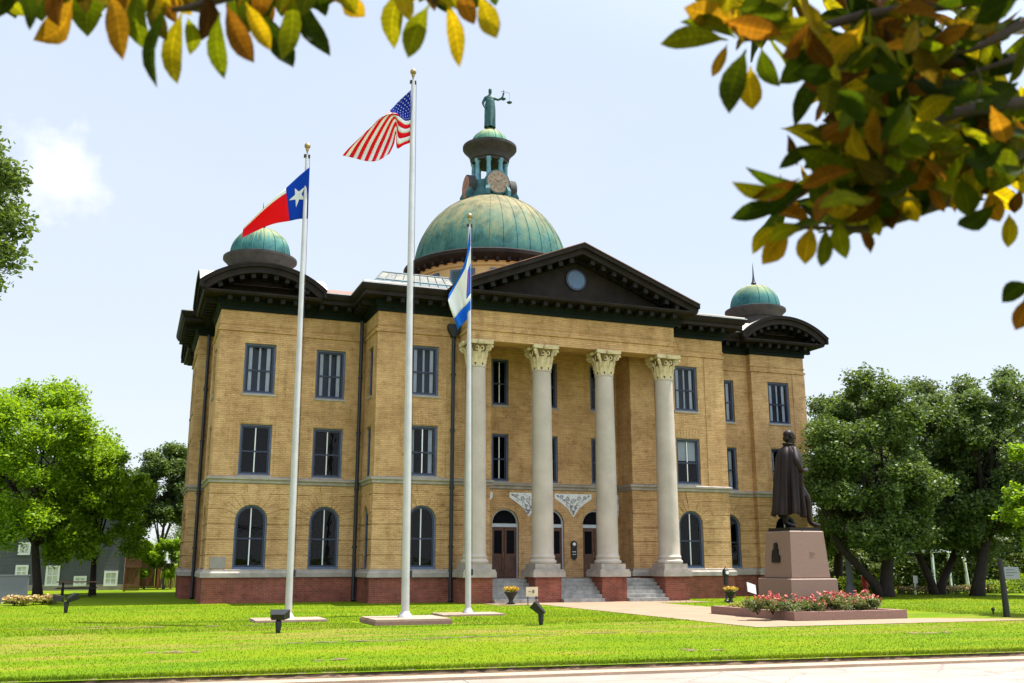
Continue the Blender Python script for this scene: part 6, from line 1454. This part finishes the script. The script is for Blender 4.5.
# ================================================================== LIGHT, SKY, CAMERA
sdir = Vector((.32, -.045, .945)).normalized()
sun = bpy.data.lights.new('sun', 'SUN'); sun.energy = 4.2; sun.angle = math.radians(.6); sun.color = (1.0, .955, .87)
so = bpy.data.objects.new('sun', sun); COL.objects.link(so); so.rotation_euler = sdir.to_track_quat('Z', 'Y').to_euler(); so.location = (30,-30,60)
W = bpy.data.worlds.new('World'); scene.world = W; W.use_nodes = True; nt = W.node_tree; nt.nodes.clear()
out = nt.nodes.new('ShaderNodeOutputWorld')
sky = nt.nodes.new('ShaderNodeTexSky'); sky.sky_type = 'NISHITA'; sky.sun_disc = False
sky.sun_elevation = math.asin(sdir.z); sky.sun_rotation = math.atan2(sdir.x, sdir.y); sky.air_density = 1.0; sky.dust_density = 1.5; sky.ozone_density = 1.0
bg = nt.nodes.new('ShaderNodeBackground'); bg.inputs[1].default_value = .10; nt.links.new(sky.outputs[0], bg.inputs[0])
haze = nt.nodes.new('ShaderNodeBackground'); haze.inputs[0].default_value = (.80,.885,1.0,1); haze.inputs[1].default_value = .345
tcs = nt.nodes.new('ShaderNodeTexCoord'); nrm = N(nt, 'ShaderNodeVectorMath', operation='NORMALIZE'); nt.links.new(tcs.outputs['Generated'], nrm.inputs[0])
dt = N(nt, 'ShaderNodeVectorMath', operation='DOT_PRODUCT'); dt.inputs[1].default_value = sdir; nt.links.new(nrm.outputs[0], dt.inputs[0])
aur = N(nt, 'ShaderNodeMapRange'); aur.interpolation_type = 'SMOOTHSTEP'; aur.inputs[1].default_value = .52; aur.inputs[2].default_value = 1.0; aur.inputs[3].default_value = 0; aur.inputs[4].default_value = .55; nt.links.new(dt.outputs['Value'], aur.inputs[0])  # out-of-view glow round the sun, added to light the facade
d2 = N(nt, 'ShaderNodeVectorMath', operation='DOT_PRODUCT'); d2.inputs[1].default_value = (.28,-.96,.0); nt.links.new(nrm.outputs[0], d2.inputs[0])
sid = N(nt, 'ShaderNodeMapRange'); sid.interpolation_type = 'SMOOTHSTEP'; sid.inputs[1].default_value = -.25; sid.inputs[2].default_value = .8; sid.inputs[3].default_value = 0; sid.inputs[4].default_value = .42; nt.links.new(d2.outputs['Value'], sid.inputs[0])  # unseen sky behind the camera brightened to lift the facade
sz_ = N(nt, 'ShaderNodeSeparateXYZ'); nt.links.new(nrm.outputs[0], sz_.inputs[0])
hz_ = ramp(nt, [(.02,(.90,.945,1.0)),(.30,(.80,.885,1.0)),(.60,(.74,.845,1.0))], sz_.outputs[2]); nt.links.new(hz_.outputs[0], haze.inputs[0])
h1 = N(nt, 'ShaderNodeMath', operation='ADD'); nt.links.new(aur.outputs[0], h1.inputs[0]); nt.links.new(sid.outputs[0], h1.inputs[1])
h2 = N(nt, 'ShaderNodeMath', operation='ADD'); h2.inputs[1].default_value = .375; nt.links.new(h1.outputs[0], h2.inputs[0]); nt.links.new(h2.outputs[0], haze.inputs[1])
tc = nt.nodes.new('ShaderNodeTexCoord')
nz = N(nt, 'ShaderNodeTexNoise', Scale=2.2, Detail=7, Roughness=.6, Distortion=.3)
mp = N(nt, 'ShaderNodeMapping'); mp.inputs['Scale'].default_value = (1,1,2.2); nt.links.new(tc.outputs['Generated'], mp.inputs['Vector']); nt.links.new(mp.outputs[0], nz.inputs['Vector'])
r = ramp(nt, [(.30,(.78,.78,.78)),(.75,(.97,.97,.97))], nz.outputs[0])
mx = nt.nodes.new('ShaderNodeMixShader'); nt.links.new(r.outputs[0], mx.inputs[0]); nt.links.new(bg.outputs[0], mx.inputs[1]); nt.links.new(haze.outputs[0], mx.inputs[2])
# a soft white cloud low in the north-west
cl_dir = ray(52, 172).normalized()
cloud = nt.nodes.new('ShaderNodeBackground'); cloud.inputs[0].default_value = (1,1,1,1); cloud.inputs[1].default_value = .50
sub = N(nt, 'ShaderNodeVectorMath', operation='SUBTRACT'); sub.inputs[1].default_value = cl_dir; nt.links.new(tc.outputs['Generated'], sub.inputs[0])
nz2 = N(nt, 'ShaderNodeTexNoise', Scale=14, Detail=7, Roughness=.6); nt.links.new(tc.outputs['Generated'], nz2.inputs['Vector'])
nsub = N(nt, 'ShaderNodeVectorMath', operation='MULTIPLY_ADD'); nsub.inputs[1].default_value = (.15,.15,.15); nt.links.new(nz2.outputs['Color'], nsub.inputs[0]); nt.links.new(sub.outputs[0], nsub.inputs[2])
sh = N(nt, 'ShaderNodeVectorMath', operation='SUBTRACT'); sh.inputs[1].default_value = (.075,.075,.075); nt.links.new(nsub.outputs[0], sh.inputs[0])
ln = N(nt, 'ShaderNodeVectorMath', operation='LENGTH'); nt.links.new(sh.outputs[0], ln.inputs[0])
cr = ramp(nt, [(.0,(1,1,1)),(.014,(.85,.85,.85)),(.034,(.3,.3,.3)),(.055,(0,0,0))], ln.outputs['Value'])
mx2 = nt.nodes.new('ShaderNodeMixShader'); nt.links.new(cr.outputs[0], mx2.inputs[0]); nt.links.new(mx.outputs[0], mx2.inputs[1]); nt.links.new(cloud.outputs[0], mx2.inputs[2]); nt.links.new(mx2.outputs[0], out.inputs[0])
cam = bpy.data.cameras.new('camera'); co = bpy.data.objects.new('camera', cam); COL.objects.link(co); scene.camera = co
cam.sensor_width = 36; cam.lens = F_PX*36/1024; cam.clip_start = .05; cam.clip_end = 3000
co.matrix_world = Matrix(((CR.x,CU.x,-CF.x,CAM.x),(CR.y,CU.y,-CF.y,CAM.y),(CR.z,CU.z,-CF.z,CAM.z),(0,0,0,1)))
cam.dof.use_dof = True; cam.dof.focus_distance = 44; cam.dof.aperture_fstop = 3.2
vs = scene.view_settings; vs.view_transform = 'Standard'; vs.look = 'None'; vs.exposure = 1.42; vs.gamma = 1; vs.use_curve_mapping = False
scene.render.film_transparent = False
scene.cycles.max_bounces = 8; scene.cycles.transparent_max_bounces = 12; scene.cycles.use_denoising = True
